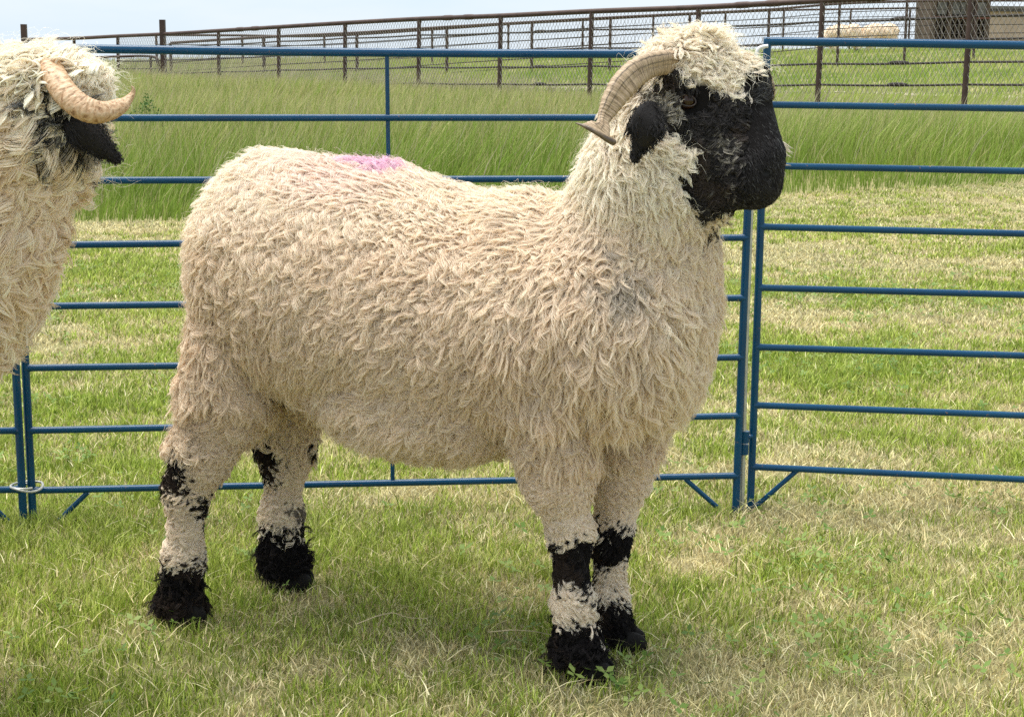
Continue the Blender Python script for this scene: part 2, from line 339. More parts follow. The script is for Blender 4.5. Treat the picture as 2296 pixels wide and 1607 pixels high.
# low shrub in the tall grass
s0 = P(332, 262, 15.5); s0[2] = float(terrain(s0[0], s0[1]))
sh = empty('shrub', s0, 'low dark green shrub in tall grass by the horn tip', 'shrub')
n = 2600; d = norm(rng.normal(size=(n, 3))); d[:, 2] = np.abs(d[:, 2]); rr = rng.random(n)**.4
c = s0+d*rr[:, None]*np.array([.21, .2, .5])*(.75+.5*vn(d, 3.)[:, None]); s = norm(rng.normal(size=(n, 3)))*.016; s2 = norm(rng.normal(size=(n, 3)))*.010
V = np.stack([c-s, c+s2, c+s, c-s2], 1).reshape(-1, 3); cc = mixc(rng.random(n), (.04, .10, .015), (.08, .17, .03), (.12, .22, .05))
mesh_np('foliage', V, np.arange(4*n), np.arange(n)*4, np.full(n, 4), M_GRASS, sh, cols=np.repeat(cc, 4, 0))
mb = MB()
for a in np.linspace(0, 6, 7): mb.path([s0, s0+np.array([.05*math.cos(a), .05*math.sin(a), .2]), s0+np.array([.12*math.cos(a), .12*math.sin(a), .38])], [.007, .005, .002], 5)
mb.build('stem', M_CABLE, sh)
# loose dry stalks
for k_, (lab, pts) in enumerate([('long dry stalk reaching right to the near front foot', [(1095, 1416), (1150, 1411), (1195, 1414), (1235, 1422)]),
                  ('thin curved dry stalk lying on lawn between the legs', [(800, 1398), (845, 1380), (880, 1372), (915, 1384), (960, 1386)]),
                  ('short straight straw on lawn beside the front foot', [(1288, 1440), (1330, 1418), (1295, 1395)][:2])]):
    pp = [G(u, v, .045+.01*math.sin(i_*1.3)) for i_, (u, v) in enumerate(pts)]
    t_ = np.linspace(0, len(pp)-1, 14); pp = np.array([np.interp(t_, range(len(pp)), [q_[c_] for q_ in pp]) for c_ in range(3)]).T
    tag(MB().path(pp, np.linspace(.0011, .0005, 14), 5).build('dry_stalk', m_plain('straw', (.5, .42, .25), (.6, .5, .32), 40, .6)), lab, 'straw')

# ------------------------------------------------------------------ blue livestock panels
def rail(mb, a, b, r, seg=14):
    d = norm(b-a); mb.path([a, a+d*r*1.0, a+d*r*1.9, b-d*r*1.9, b-d*r*1.0, b], [r*1.22, r*1.18, r, r, r*1.18, r*1.22], seg)
def rpath(pts, n=24):
    pts = np.array(pts, float); t_ = np.linspace(0, len(pts)-1, n); k_ = len(pts)
    out = []
    for tt in t_:
        i = min(int(tt), k_-2); f = tt-i; p0, p1, p2, p3 = pts[max(i-1, 0)], pts[i], pts[i+1], pts[min(i+2, k_-1)]
        out.append(.5*((2*p1)+(-p0+p2)*f+(2*p0-5*p1+4*p2-p3)*f*f+(-p0+3*p1-3*p2+p3)*f**3))
    return np.array(out)
YL, YR = 3.36, 3.52
def pm(u, v): return P(u, v, YL+(YR-YL)*(u-48)/(1655-48))          # main panel plane
def pr(u, v): return P(u, v, 3.545-(u-1700)/600*.035)                # right panel plane
def pl(u, v): return P(u, v, 3.34-(40-u)/600*.30)                   # left panel plane
def weld(mb, p, r): mb.path([p-np.array([0, 0, r*.9]), p, p+np.array([0, 0, r*.9])], [r*.82, r*1.16, r*.82], 12)
def panel(lab, fn, corners, rails, posts, braces, rr=.0077, rt=.0094, rp=.0088):
    base = fn(*posts[0][1]); base[2] = 0
    o = empty('livestock_panel', base, lab, 'fence panel', 'blue steel livestock panels')
    for (a, b_) in posts:
        A, B = fn(*a), fn(*b_); B = B.copy(); k_ = (0.0-B[2])/(A[2]-B[2]); B = B+(A-B)*k_; B[2] = -.02; m_ = MB().tube(A, B, rp, 16)
        m_.build('post', M_BLUE, o)
    # top rail with rounded corners
    MB().path(np.array([fn(*c_) for c_ in corners]), rt, 16).build('top_rail', M_BLUE, o)
    for (a, b_) in rails:
        m_ = MB(); rail(m_, fn(*a), fn(*b_), rr); m_.build('rail', M_BLUE, o)
    for (a, b_) in braces:
        m_ = MB(); A, B = fn(*a), fn(*b_); m_.tube(A, B, .0058, 12); m_.build('brace', M_BLUE, o)
    return o
vL = [265, 405.5, 550, 687, 825, 965, 1099]; vR = [264, 400, 533, 668, 801, 932, 1066]
def xl(v): return 22+.0493*(v-104)
def xr(v): return 1690-.0375*(v-125)
main = panel('long blue steel panel standing behind the full sheep', pm,
    [(22, 124), (23, 113), (30, 107.5), (48, 107)]+[(48+i*70, 107.3+14.5*i*70/1640-4.2*math.sin(math.pi*i*70/1640)*-1) for i in range(1, 23)]+[(1672, 127), (1686, 130), (1690, 140)],
    [((xl(a), a), (xr(b_), b_)) for a, b_ in zip(vL, vR)],
    [((22, 118), (75, 1178)), ((1689.7, 134), (1649, 1150))], [((197, 1103), (118, 1180)), ((1537, 1074), (1612, 1140))])
m_ = MB(); m_.tube(pm(867.5, 118), pm(880.5, 1079), .0048, 10); m_.build('center_bar', M_BLUE, main)
vl3 = [96, 235, 372, 508.5, 645, 778, 908, 1046]; vr3 = [103, 244, 384, 524, 661, 797, 931, 1074]
def xq(v): return 1720-.0365*(v-96)
right = panel('blue steel panel at the right with raised square corner', pr,
    [(1713, 93.6), (1722, 93.5), (1735, 93.4), (2000, 97), (2296, 102.5), (2640, 109)],
    [((xq(a), a), (2640, b_+(b_-a)/576*344)) for a, b_ in zip(vl3[1:], vr3[1:])],
    [((1720.8, 86.5), (1682, 1146)), ((2640, 108), (2575, 1190))], [((1790, 1052), (1688, 1140)), ((2450, 1080), (2570, 1170))])
vl4 = [108, 266, 406, 550, 688, 826, 965, 1097]
def xk(v): return -1+.0507*(v-108)
left = panel('blue steel panel at the far left beside the joint', pl,
    [(-1, 118), (-4, 108), (-14, 106), (-300, 103), (-700, 96)],
    [((-700, a+(a-640)*.02), (xk(a), a)) for a in vl4[1:]],
    [((-700, 100), (-640, 1215)), ((-1, 112), (53, 1170))], [((18, 1168), (-55, 1098))])
# hinge barrels and connecting pin with a hooked top
def pj(u, v): return P(u, v, 3.53)
pin = empty('connecting_pin', G(1664, 1155), 'grey steel rod with white hooked top joining the panels', 'gate pin')
MB().path([pj(1701, 140), pj(1684, 470), pj(1672, 800), pj(1663, 1156)], .0055, 10).build('rod', M_GALV, pin)
MB().path(rpath([pj(1700, 150), pj(1696, 132), pj(1699, 113), pj(1708, 106), pj(1722, 104)], 16), .0042, 10).build('hook', M_WHITE, pin)
m_ = MB(); m_.tube(pj(1670, 966), pj(1669, 992), .0105, 16); m_.tube(pj(1670, 980), pj(1688, 978), .005, 8); m_.build('hinge_barrel', M_BLUE, right)
m_ = MB(); m_.tube(pj(1668.6, 995), pj(1667.5, 1018), .0105, 16); m_.tube(pj(1668, 1006), pj(1650, 1006), .006, 8); m_.build('hinge_barrel', M_BLUE, main)
# steel ring round the two posts
c = P(60, 1091, 3.34); th = np.linspace(0, 2*math.pi, 49)[:-1]
ex = np.array([1, .05, .015])*.034; ey = np.array([-.05, 1, .0])*.034
mb = MB().path([c+ex*math.cos(a)+ey*math.sin(a)+np.array([0, 0, .004*math.sin(2*a)]) for a in th], .0028, 8, closed=True)
mb.path([c+np.array([0, 0, .004])+ex*1.0*math.cos(a+.2)+ey*.94*math.sin(a+.2) for a in th[4:40]], .0024, 8)
tag(mb.build('steel_ring', M_GALV), 'steel ring looped round the two blue posts at left', 'ring')

# ------------------------------------------------------------------ pipe fences behind
def zat(u, v, Y): return float(P(u, v, Y)[2])
F1U = [366, 490, 625, 774, 940, 1123, 1327, 1567, 1845, 2179, 2590]
F1V = [77, 69.5, 61, 52, 43, 36, 26, 17, 2, -14, -36]
fo = empty('pipe_fence', (f1x(5), fY(f1x(5)), .4), 'long brown pipe fence with chain link mesh beyond the tall grass', 'fence')
tops = []
for i, (u, v) in enumerate(zip(F1U, F1V)):
    Y = F1Y0*(1-.0474*i); tops.append(P(u, v, Y))
pre = [P(61, 89, 37.), P(166, 86.5, 35.8), P(264, 81.5, 34.4)]
allp = pre+tops
for i, T in enumerate(allp):
    gz = float(terrain(T[0], T[1])); tall = i == 3
    T2 = T+np.array([0, 0, .29 if tall else 0]); s = .055 if tall else .036
    B = np.array([T[0]-.02, T[1], gz-.1]); 
    if tall: MB().box((T2+B)/2, (s, 0, 0), (0, s, 0), (0, 0, (T2[2]-B[2])/2)).build('square_post', M_BROWN, fo)
    else: MB().tube(T2, B, s, 12).build('post', M_BROWN, fo)
T0 = P(53, 55, 37.2); B = np.array([T0[0], T0[1], float(terrain(T0[0], T0[1]))-.1]); MB().box((T0+B)/2, (.06, 0, 0), (0, .06, 0), (0, 0, (T0[2]-B[2])/2)).build('square_post', M_BROWN, fo)
rt = rpath(allp, 90); MB().path(rt, .038, 12).build('top_rail', M_BROWN, fo)
for j_ in (0.37, .62):
    for i in (2, 5, 8, 9): c = allp[i+2]*(1-j_)+allp[i+3]*j_; d = norm(allp[i+3]-allp[i+2]); MB().path([c-d*.14, c-d*.08, c+d*.08, c+d*.14], [.038, .046, .046, .038], 10).build('pipe_coupling', M_BROWN, fo)
for k_ in range(1, 5):
    pts = allp[2:]; dz = .264*k_
    sag = []
    for i in range(len(pts)-1):
        for f in np.linspace(0, 1, 6)[:-1 if i < len(pts)-2 else None]: q_ = pts[i]*(1-f)+pts[i+1]*f; sag.append(q_-np.array([0, 0, dz+.012*math.sin(f*math.pi)]))
    MB().path(sag, .014, 7).build('cable', M_CABLE, fo)
for i, j_ in ((5, .45), (8, .55), (9, .4)):
    for k_ in (1, 2, 3, 4):
        if i == 9 and k_ == 1: continue
        c = tops[i]*(1-j_)+tops[i+1]*j_-np.array([0, 0, .264*k_]); d = norm(tops[i+1]-tops[i]); MB().path([c-d*.14, c-d*.07, c+d*.07, c+d*.14], [.014, .026, .026, .014], 8).build('cable_splice', M_CABLE, fo)
# chain link: diagonal wires both ways
pts = np.array(allp[2:]); seg = np.linalg.norm(np.diff(pts[:, :2], axis=0), axis=1); S = np.concatenate([[0], np.cumsum(seg)])
def along(s): return np.array([np.interp(s, S, pts[:, c_]) for c_ in range(3)])
HH = 1.17; mb = MB(); st = .072; kk = .60
for dr in (1, -1):
    s = -HH*kk
    while s < S[-1]+HH*kk:
        a, b_ = s, s+HH*kk
        ca, cb_ = max(a, 0), min(b_, S[-1])
        if cb_ > ca:
            za, zb = (ca-a)/(HH*kk), (cb_-a)/(HH*kk)
            if dr < 0: za, zb = 1-za, 1-zb
            A = along(ca)-np.array([0, 0.04, HH*za]); B = along(cb_)-np.array([0, 0.04, HH*zb]); mb.path([A, B], .0033, 3, caps=False)
        s += st
mb.build('chain_link_mesh', M_MESHW, fo, smooth=False)
def backfence(lab, U, V, Y0, C, nm, rails, rpost, wires, gaps):
    pts = [P(u, v, Y0*(1+C*i)) for i, (u, v) in enumerate(zip(U, V))]
    o = empty('pipe_fence', (pts[3][0], pts[3][1], float(terrain(pts[3][0], pts[3][1]))), lab, 'fence')
    for T in pts: MB().tube(T, (T[0], T[1], float(terrain(T[0], T[1]))-.1), rpost, 10).build('post', M_BROWN, o)
    MB().path(rpath(pts, 60), .032, 10).build('top_rail', M_BROWN, o)
    for dz in rails: MB().path(rpath([q_-np.array([0, 0, dz]) for q_ in pts], 60), .012, 6).build('cable', M_CABLE, o)
    mb = MB(); rp = rpath(pts, wires)
    for q_ in rp: mb.path([q_-np.array([0, 0, .1]), q_-np.array([0, 0, 1.2])], .003, 3, caps=False)
    mb.build('wire_mesh', M_MESHW, o, smooth=False)
backfence('second brown pipe fence running behind the chain link fence', [382, 591, 800, 1002, 1193, 1369, 1547, 1725, 1883, 2034, 2190, 2340], [97, 84, 74, 61, 50, 40, 31, 22, 9, 4, 2, 2], 35.0, .0205, 's', (.22, .42, .62, .84, 1.05), .036, 90, 0)
backfence('farthest brown pipe fence low on the crest', [350, 543, 727, 969, 1140, 1307, 1465, 1627, 1758, 1908, 2041, 2140], [79, 80, 81.5, 67, 55, 46, 37, 29, 23.5, 21, 19, 18.5], 43.0, .02, 't', (.25, .5, .75, 1.0), .034, 70, 0)
# far left gate with a bent end and an orange panel
gt = empty('pipe_gate', P(200, 160, 34.), 'low brown pipe gate by the tall square post at left', 'gate')
gt.location.z = float(terrain(gt.location.x, gt.location.y))
MB().path(rpath([P(60, 101, 35.), P(166, 101, 34.5), P(264, 97, 34.), P(330, 96, 33.8), P(352, 103, 33.7), P(356, 130, 33.7), P(357, 180, 33.7)], 40), .028, 10).build('frame', M_BROWN, gt)
for v in (124, 134, 142, 156): MB().path([P(60, v+2, 35.), P(356, v, 33.7)], .011, 7).build('rail', M_CABLE, gt)
for u in (215, 337): MB().path([P(u, 96, 34.), P(u, 188, 34.)], .024, 8).build('upright', M_BROWN, gt)
mb = MB()
for u in np.arange(64, 356, 5.2): mb.path([P(u, 101, 34.4), P(u, 172, 34.4)], .0035, 3, caps=False)
mb.build('wire_mesh', M_MESHW, gt, smooth=False)
og = empty('orange_panel', P(-30, 160, 24.), 'orange tubular panel peeking in at the far left edge', 'fence panel'); og.location.z = float(terrain(og.location.x, og.location.y))
MB().path(rpath([P(-160, 99, 24.), P(-40, 98.5, 24.), P(4, 98.5, 24.), P(10, 104, 24.), P(11, 127, 24.), P(12, 230, 24.)], 30), .021, 10).build('frame', M_ORANGE, og)
MB().path([P(-160, 111, 24.), P(-40, 108, 24.), P(46, 93, 24.8)], .012, 8).build('top_rail', M_ORANGE, og)
for v in (125, 152, 180): MB().path([P(-160, v, 24.), P(11, v-1, 24.)], .016, 8).build('rail', M_ORANGE, og)
MB().path([P(-160, 99, 24.), P(-160, 230, 24.)], .021, 8).build('upright', M_ORANGE, og)

# ------------------------------------------------------------------ shed and barn on the hill
def wall(mb, p0, p1, z0, z1, th=.06):
    p0 = np.array([p0[0], p0[1], 0.]); p1 = np.array([p1[0], p1[1], 0.]); d = (p1-p0)/2; nrm = norm(np.array([-d[1], d[0], 0.]))
    mb.box((p0+p1)/2+np.array([0, 0, (z0+z1)/2]), d, nrm*th/2, (0, 0, (z1-z0)/2)); return mb
M_WOOD = m_plain('dark_boards', (.05, .032, .02), (.11, .075, .05), 5, .85, 0, .2)
M_WOOD2 = m_plain('grey_boards', (.09, .085, .075), (.17, .16, .145), 4, .85, 0, .2)
M_TAN = m_plain('tan_siding', (.42, .32, .24), (.48, .37, .28), 1.5, .8)
M_DARK = m_plain('dark_roof', (.03, .028, .026), (.06, .055, .05), 3, .6)
a = P(2088, 88, 50.); b_ = P(2213, 88, 50.); gz = float(terrain(a[0], a[1])); W = b_[0]-a[0]
sd_ = empty('shed', (a[0]+W/2, 50., gz), 'dark wooden shed on the hill with slatted front', 'shed')
top = gz+2.5
wall(MB(), (a[0], 50.02), (a[0], 52), gz-.2, top).build('side_wall', M_WOOD, sd_, False); wall(MB(), (a[0]+W, 50.02), (a[0]+W, 52), gz-.2, top).build('side_wall', M_WOOD, sd_, False)
wall(MB(), (a[0]+.04, 52), (a[0]+W-.04, 52), gz-.2, top).build('back_wall', M_WOOD, sd_, False)
zz = lambda v: zat(2150, v, 50.)
for f0, f1_ in ((.08, .25), (.33, .47), (.50, .66), (.80, .96)): wall(MB(), (a[0]+W*f0, 49.99), (a[0]+W*f1_, 49.99), zz(33), zz(6), .03).build('board', M_WOOD2, sd_, False)
for f in np.linspace(.1, .95, 12): wall(MB(), (a[0]+W*f-.025, 49.98), (a[0]+W*f+.025, 49.98), gz-.1, zz(34), .03).build('slat', M_WOOD, sd_, False)
for f in (0.02, .30, .62, .98): wall(MB(), (a[0]+W*f-.06, 49.94), (a[0]+W*f+.06, 49.94), gz-.2, top, .08).build('post', M_WOOD, sd_, False)
wall(MB(), (a[0]-.05, 49.89), (a[0]+W+.05, 49.89), zz(43), zz(38), .05).build('cross_board', m_plain('red_board', (.10, .03, .02), (.14, .05, .03), 4, .8), sd_, False)
MB().box((a[0]+W/2, 51, top+.05), (W/2+.25, 0, 0), (0, 1.3, .12), (0, 0, .05)).build('roof', M_DARK, sd_, False)
a = P(2216, 88, 62.); gz = float(terrain(a[0], a[1])); bt = zat(2250, 26, 62.)
bn = empty('barn', (a[0]+4, 62., gz), 'tan sided barn with dark eave at upper right edge', 'barn')
m_ = MB(); wall(m_, (a[0], 62), (a[0]+9, 62), gz-.3, bt, .1); wall(m_, (a[0]+.06, 62.06), (a[0]+.06, 69), gz-.3, bt, .1); wall(m_, (a[0]+8.9, 62.06), (a[0]+8.9, 69), gz-.3, bt, .1); wall(m_, (a[0]+.2, 69.1), (a[0]+9, 69.1), gz-.3, bt, .1); m_.build('wall', M_TAN, bn, False)
MB().box((a[0]+4.5, 61.9, bt+.03), (4.7, 0, 0), (0, .12, 0), (0, 0, .045)).build('eave', M_DARK, bn, False)
MB().box((a[0]+4.5, 65.5, bt+.16), (4.8, 0, 0), (0, 3.7, .02), (0, 0, .05)).build('roof', M_WOOD2, bn, False)

# ------------------------------------------------------------------ animals: one smooth body surface from blended volumes
def ell(u, v, Y, ru, rv, rl, yaw=0., tilt=0.):
    "ellipsoid: centre pixel+depth, radii ru, rv in reference pixels, rl lateral metres; yaw turns its length axis towards the camera"
    c = P(u, v, Y); k = mpp(c); cy, sy = math.cos(math.radians(yaw)), math.sin(math.radians(yaw)); ct, st = math.cos(math.radians(tilt)), math.sin(math.radians(tilt))
    ex = np.array([cy, -sy, 0]); el_ = np.array([sy, cy, 0]); ez = np.array([0, 0, 1.])
    ax = ex*ct+ez*st; az_ = ez*ct-ex*st
    return ('e', c, np.stack([ax, el_, az_]), np.array([ru*k, rl, rv*k]))
def cone(a, b_, ra, rb):
    "tapered limb between two pixel+depth points, radii in reference pixels"
    A, B = P(*a), P(*b_); return ('c', A, B, ra*mpp(A), rb*mpp(B))
def sd_prim(pr_, p):
    if pr_[0] == 'e':
        q = (p-pr_[1])@pr_[2].T; k0 = np.linalg.norm(q/pr_[3], axis=-1); k1 = np.linalg.norm(q/pr_[3]**2, axis=-1)
        return k0*(k0-1)/np.maximum(k1, 1e-6)
    _, A, B, ra, rb = pr_; d = B-A; t_ = np.clip(((p-A)@d)/(d@d), 0, 1); return np.linalg.norm(p-A-t_[..., None]*d, axis=-1)-(ra+(rb-ra)*t_)
def field(prims, p, k=.03):
    # smooth union
    f = None
    for pr_ in prims:
        kk_ = k
        d = sd_prim(pr_, p)
        if f is None: f = d; continue
        h = np.clip(.5+.5*(f-d)/kk_, 0, 1); f = f*(1-h)+d*h-kk_*h*(1-h)
    return f
def nets(prims, h, k=.03, cuts=()):
    lo, hi = [], []
    for pr_ in prims:
        if pr_[0] == 'e': r = pr_[3].max(); lo.append(pr_[1]-r); hi.append(pr_[1]+r)
        else: r = max(pr_[3], pr_[4]); lo += [pr_[1]-r, pr_[2]-r]; hi += [pr_[1]+r, pr_[2]+r]
    lo = np.min(lo, 0)-3*h-k; hi = np.max(hi, 0)+3*h+k; n = np.ceil((hi-lo)/h).astype(int)+1
    ax = [lo[i]+h*np.arange(n[i]) for i in range(3)]
    Fv = np.empty(n, np.float32)
    for i in range(n[0]):
        Yg, Zg = np.meshgrid(ax[1], ax[2], indexing='ij'); pp = np.stack([np.full_like(Yg, ax[0][i]), Yg, Zg], -1)
        f = field(prims, pp, k)
        for cpr in cuts: 
            d = -sd_prim(cpr, pp); hh = np.clip(.5+.5*(d-f)/.004, 0, 1); f = f*(1-hh)+d*hh+.004*hh*(1-hh)
        Fv[i] = f
    m = n-1; acc = np.zeros((*m, 3)); cnt = np.zeros(m)
    sgn = Fv < 0
    idx = [np.arange(k_) for k_ in n]
    quads = []
    for axn in range(3):
        sl0 = [slice(None)]*3; sl1 = [slice(None)]*3; sl0[axn] = slice(0, -1); sl1[axn] = slice(1, None)
        cr = sgn[tuple(sl0)] != sgn[tuple(sl1)]; I = np.argwhere(cr); f0 = Fv[tuple(sl0)][cr]; f1_ = Fv[tuple(sl1)][cr]
        pos = I.astype(float); pos[:, axn] += f0/(f0-f1_)
        b1, b2 = (axn+1) % 3, (axn+2) % 3; cells = []
        for o1, o2 in ((0, 0), (-1, 0), (-1, -1), (0, -1)):
            c = I.copy(); c[:, b1] += o1; c[:, b2] += o2; cells.append(c); np.add.at(acc, tuple(c.T), pos); np.add.at(cnt, tuple(c.T), 1)
        q_ = np.stack(cells, 1); ins = sgn[tuple(sl0)][cr]; q_[~ins] = q_[~ins][:, ::-1]; quads.append(q_)
    act = cnt > 0; vid = -np.ones(m, int); vid[act] = np.arange(act.sum())
    V = lo+h*acc[act]/cnt[act][:, None]; Q = np.concatenate(quads); Q = vid[tuple(Q.reshape(-1, 3).T)].reshape(-1, 4)
    # normals from the field
    e = h*.7; Nn = np.stack([field(prims, V+np.eye(3)[i]*e, k)-field(prims, V-np.eye(3)[i]*e, k) for i in range(3)], -1)
    return V, Q, norm(Nn)
def sample(V, Q, Nn, n, wfun=None):
    A = V[Q]; ar = np.linalg.norm(np.cross(A[:, 2]-A[:, 0], A[:, 3]-A[:, 1]), axis=1)/2
    if wfun is not None: ar = ar*wfun(A.mean(1), norm(Nn[Q].mean(1)))
    i = rng.choice(len(Q), n, p=ar/ar.sum()); s_, t_ = rng.random((2, n, 1)); W = [(1-s_)*(1-t_), s_*(1-t_), s_*t_, (1-s_)*t_]
    p = sum(W[j]*V[Q[i, j]] for j in range(4)); m = norm(sum(W[j]*Nn[Q[i, j]] for j in range(4))); return p, m
def lerp_tab(x, xs, ys): return np.interp(x, xs, ys)
def locks(p, nrm, flow, Ln, Rc, amp, freq, lift, nst, K=9, rad=.00032, tight=.8, fr=.0012, curl3=.5, coh=0.):
    """p,nrm: lock roots. flow: desired direction. Ln length, Rc lock radius, amp wave amplitude, freq waves per lock, lift how far it stands off"""
    n = len(p); t_ = norm(flow-nrm*(flow*nrm).sum(1, keepdims=True)); b_ = np.cross(nrm, t_)
    s = np.linspace(0, 1, K)
    if coh: ph = vn(p, coh, 61.)*25+rng.normal(size=n)*.55; sg = np.where(vn(p, coh*.6, 21.) > .5, 1., -1.)
    else: ph = rng.random(n)*6.283; sg = np.where(rng.random(n) < .5, 1., -1.)
    Ls, As, fs, lf = [np.broadcast_to(np.asarray(q_, float), (n,)) for q_ in (Ln, amp, freq, lift)]
    fs = fs*(.85+.3*rng.random(n)); As = As*(.55+.9*rng.random(n))
    idx = np.repeat(np.arange(n), nst); m = len(idx)
    lv = (.72+.38*rng.random(m)); Lm = Ls[idx]*lv
    rr = np.sqrt(rng.random(m))*np.broadcast_to(np.asarray(Rc, float), (n,))[idx]; th = rng.random(m)*6.283
    o1, o2 = rr*np.cos(th), rr*np.sin(th)
    fph = rng.random((m, 2))*6.283; ff = 2+4*rng.random(m)
    pts = np.empty((m, K, 3)); P0, N0, T0_, B0 = p[idx], nrm[idx], t_[idx], b_[idx]
    for j, sj in enumerate(s):
        cl = 1-tight*sj**.6*(1-.0*sj)
        wob = As[idx]*min(1, sj*2.2)
        w1 = wob*np.sin(6.283*fs[idx]*sj+ph[idx])*sg[idx]; w2 = wob*curl3*np.cos(6.283*fs[idx]*sj+ph[idx])
        hgt = Lm*lf[idx]*(1-np.exp(-3.2*sj))+.0
        run = Lm*(sj*np.sqrt(np.clip(1-lf[idx]**2*(1-sj)*.9, .1, 1)))
        f1_ = fr*sj*np.sin(ff*6.283*sj+fph[:, 0]); f2_ = fr*sj*np.sin(ff*5.1*sj+fph[:, 1])
        pts[:, j] = P0+T0_*(run+o1*cl+.3*w2)[:, None]+B0*(o2*cl+w1+f1_)[:, None]+N0*(hgt+w2*.7+f2_-.004)[:, None]
    pts[..., 2] -= (s[None, :]**2)*(Lm*.10)[:, None]
    R = rad*np.concatenate([np.ones(K-2), [.8, .35]])[None, :]*(.75+.5*rng.random((m, 1)))
    return pts, R, idx
def poly_in(u, v, poly):
    ins = np.zeros(u.shape, bool); j = len(poly)-1
    for i in range(len(poly)):
        xi, yi = poly[i]; xj, yj = poly[j]
        c = ((yi > v) != (yj > v)) & (u < (xj-xi)*(v-yi)/((yj-yi) or 1e-9)+xi); ins ^= c; j = i
    return ins
def blob(u, v, cu, cv, ru, rv, a=0.):
    a = math.radians(a); x = (u-cu)*math.cos(a)+(v-cv)*math.sin(a); y = -(u-cu)*math.sin(a)+(v-cv)*math.cos(a); return 1-((x/ru)**2+(y/rv)**2)
CREAM = np.array([.94, .825, .68]); BUFF = np.array([.82, .675, .52]); WHITE = np.array([.96, .875, .755]); BLK = np.array([.014, .012, .012]); GRY = np.array([.22, .21, .20])

# ---- the ram in full view
AX = 18.   # body yaw towards the camera
def by(u): return 2.86-(u-520)*.00034      # depth of the body's mid plane
NEAR, FAR = -.12, .12
ram_body = [
    ell(628, 590, by(600), 168, 230, .195, AX), ell(720, 620, by(720), 190, 250, .21, AX), ell(840, 645, by(820), 240, 264, .22, AX), ell(960, 680, by(960), 230, 250, .225, AX), ell(1080, 705, by(1060), 220, 248, .225, AX), ell(1210, 705, by(1200), 200, 240, .215, AX),
    ell(1365, 700, by(1330), 205, 240, .205, AX), ell(1180, 560, by(1180), 150, 110, .12, AX), ell(1000, 860, by(1000), 300, 135, .19, AX),
    ell(530, 800, by(520)-.10, 85, 180, .085, AX), ell(560, 800, by(520)+.10, 95, 180, .085, AX),
    cone((500, 880, by(500)-.12), (455, 1010, by(480)-.13), 78, 55), cone((455, 1010, by(480)-.13), (420, 1090, by(450)-.13), 55, 40),
    cone((420, 1090, by(450)-.13), (412, 1250, by(450)-.13), 36, 29), cone((412, 1250, by(450)-.13), (402, 1345, by(450)-.13), 30, 38), ell(406, 1362, by(450)-.13, 40, 30, .030, AX),
    cone((640, 900, by(600)+.10), (640, 1010, by(620)+.11), 82, 50), cone((640, 1010, by(620)+.11), (632, 1150, by(620)+.12), 40, 32), cone((632, 1150, by(620)+.12), (634, 1240, by(620)+.12), 33, 40), ell(640, 1264, by(620)+.12, 42, 26, .030, AX),
    cone((1240, 880, by(1240)-.11), (1250, 1060, by(1240)-.12), 110, 68), cone((1250, 1060, by(1240)-.12), (1278, 1190, by(1240)-.12), 62, 34),
    cone((1280, 1190, by(1240)-.12), (1286, 1350, by(1240)-.12), 35, 28), cone((1286, 1350, by(1240)-.12), (1290, 1435, by(1240)-.12), 30, 40), ell(1300, 1460, by(1240)-.13, 44, 28, .032, AX),
    cone((1390, 920, by(1300)+.05), (1392, 1060, by(1300)+.04), 85, 52), cone((1392, 1060, by(1300)+.04), (1370, 1200, by(1300)+.03), 46, 32),
    cone((1370, 1200, by(1300)+.03), (1366, 1340, by(1300)+.03), 30, 26), cone((1366, 1340, by(1300)+.03), (1376, 1400, by(1300)+.03), 28, 36),
    cone((1405, 600, 2.56), (1468, 400, 2.52), 190, 138), cone((1466, 400, 2.52), (1490, 270, 2.52), 130, 112),
]
HY = 2.50
ram_head = [ell(1560, 235, HY, 112, 118, .068, 32), ell(1548, 158, HY, 92, 66, .076, 32), cone((1590, 250, HY-.01), (1672, 365, HY-.05), 95, 72),
    ell(1680, 388, HY-.06, 55, 63, .050, 32), ell(1585, 355, HY-.03, 72, 92, .055, 32), cone((1664, 205, HY-.01), (1703, 330, HY-.05), 62, 43), ell(1693, 420, HY-.065, 40, 33, .040, 32), ell(1590, 440, HY-.03, 56, 34, .045, 32)]
def on_surf(u, v, prims, push=0.):
    c = P(u, v, HY); d = norm(c-CAMP); ts = np.linspace(-.3, .3, 601); f = field(prims, c+ts[:, None]*d, .03); i = np.argmax(f < 0); return c+d*(ts[i]+push)
def surf_ell(u, v, ru, rv, rl, yaw, tilt=0.):
    q_ = on_surf(u, v, ram_body+ram_head); return ell(u, v, float(q_[1]), ru, rv, rl, yaw, tilt)
cuts = [surf_ell(1541, 226, 22, 15, .010, 32), surf_ell(1712, 378, 13, 6, .016, 32, -30), surf_ell(1640, 448, 30, 2.6, .008, 40, 4), surf_ell(1690, 440, 40, 2.6, .008, 40, 14), surf_ell(1728, 402, 3, 26, .006, 32, 10)]
root = empty('sheep', G(880, 1400), 'full cream woolled ram with black face and ridged curled horn', 'sheep')
V, Q, Nn = nets(ram_body+ram_head, .0075, .035, cuts)
FACE = [(1452, 235), (1440, 190), (1462, 150), (1500, 132), (1535, 172), (1590, 205), (1650, 190), (1700, 150), (1790, 170), (1800, 440), (1760, 484), (1600, 484), (1545, 474), (1512, 430), (1508, 385), (1545, 335), (1500, 300), (1440, 285)]
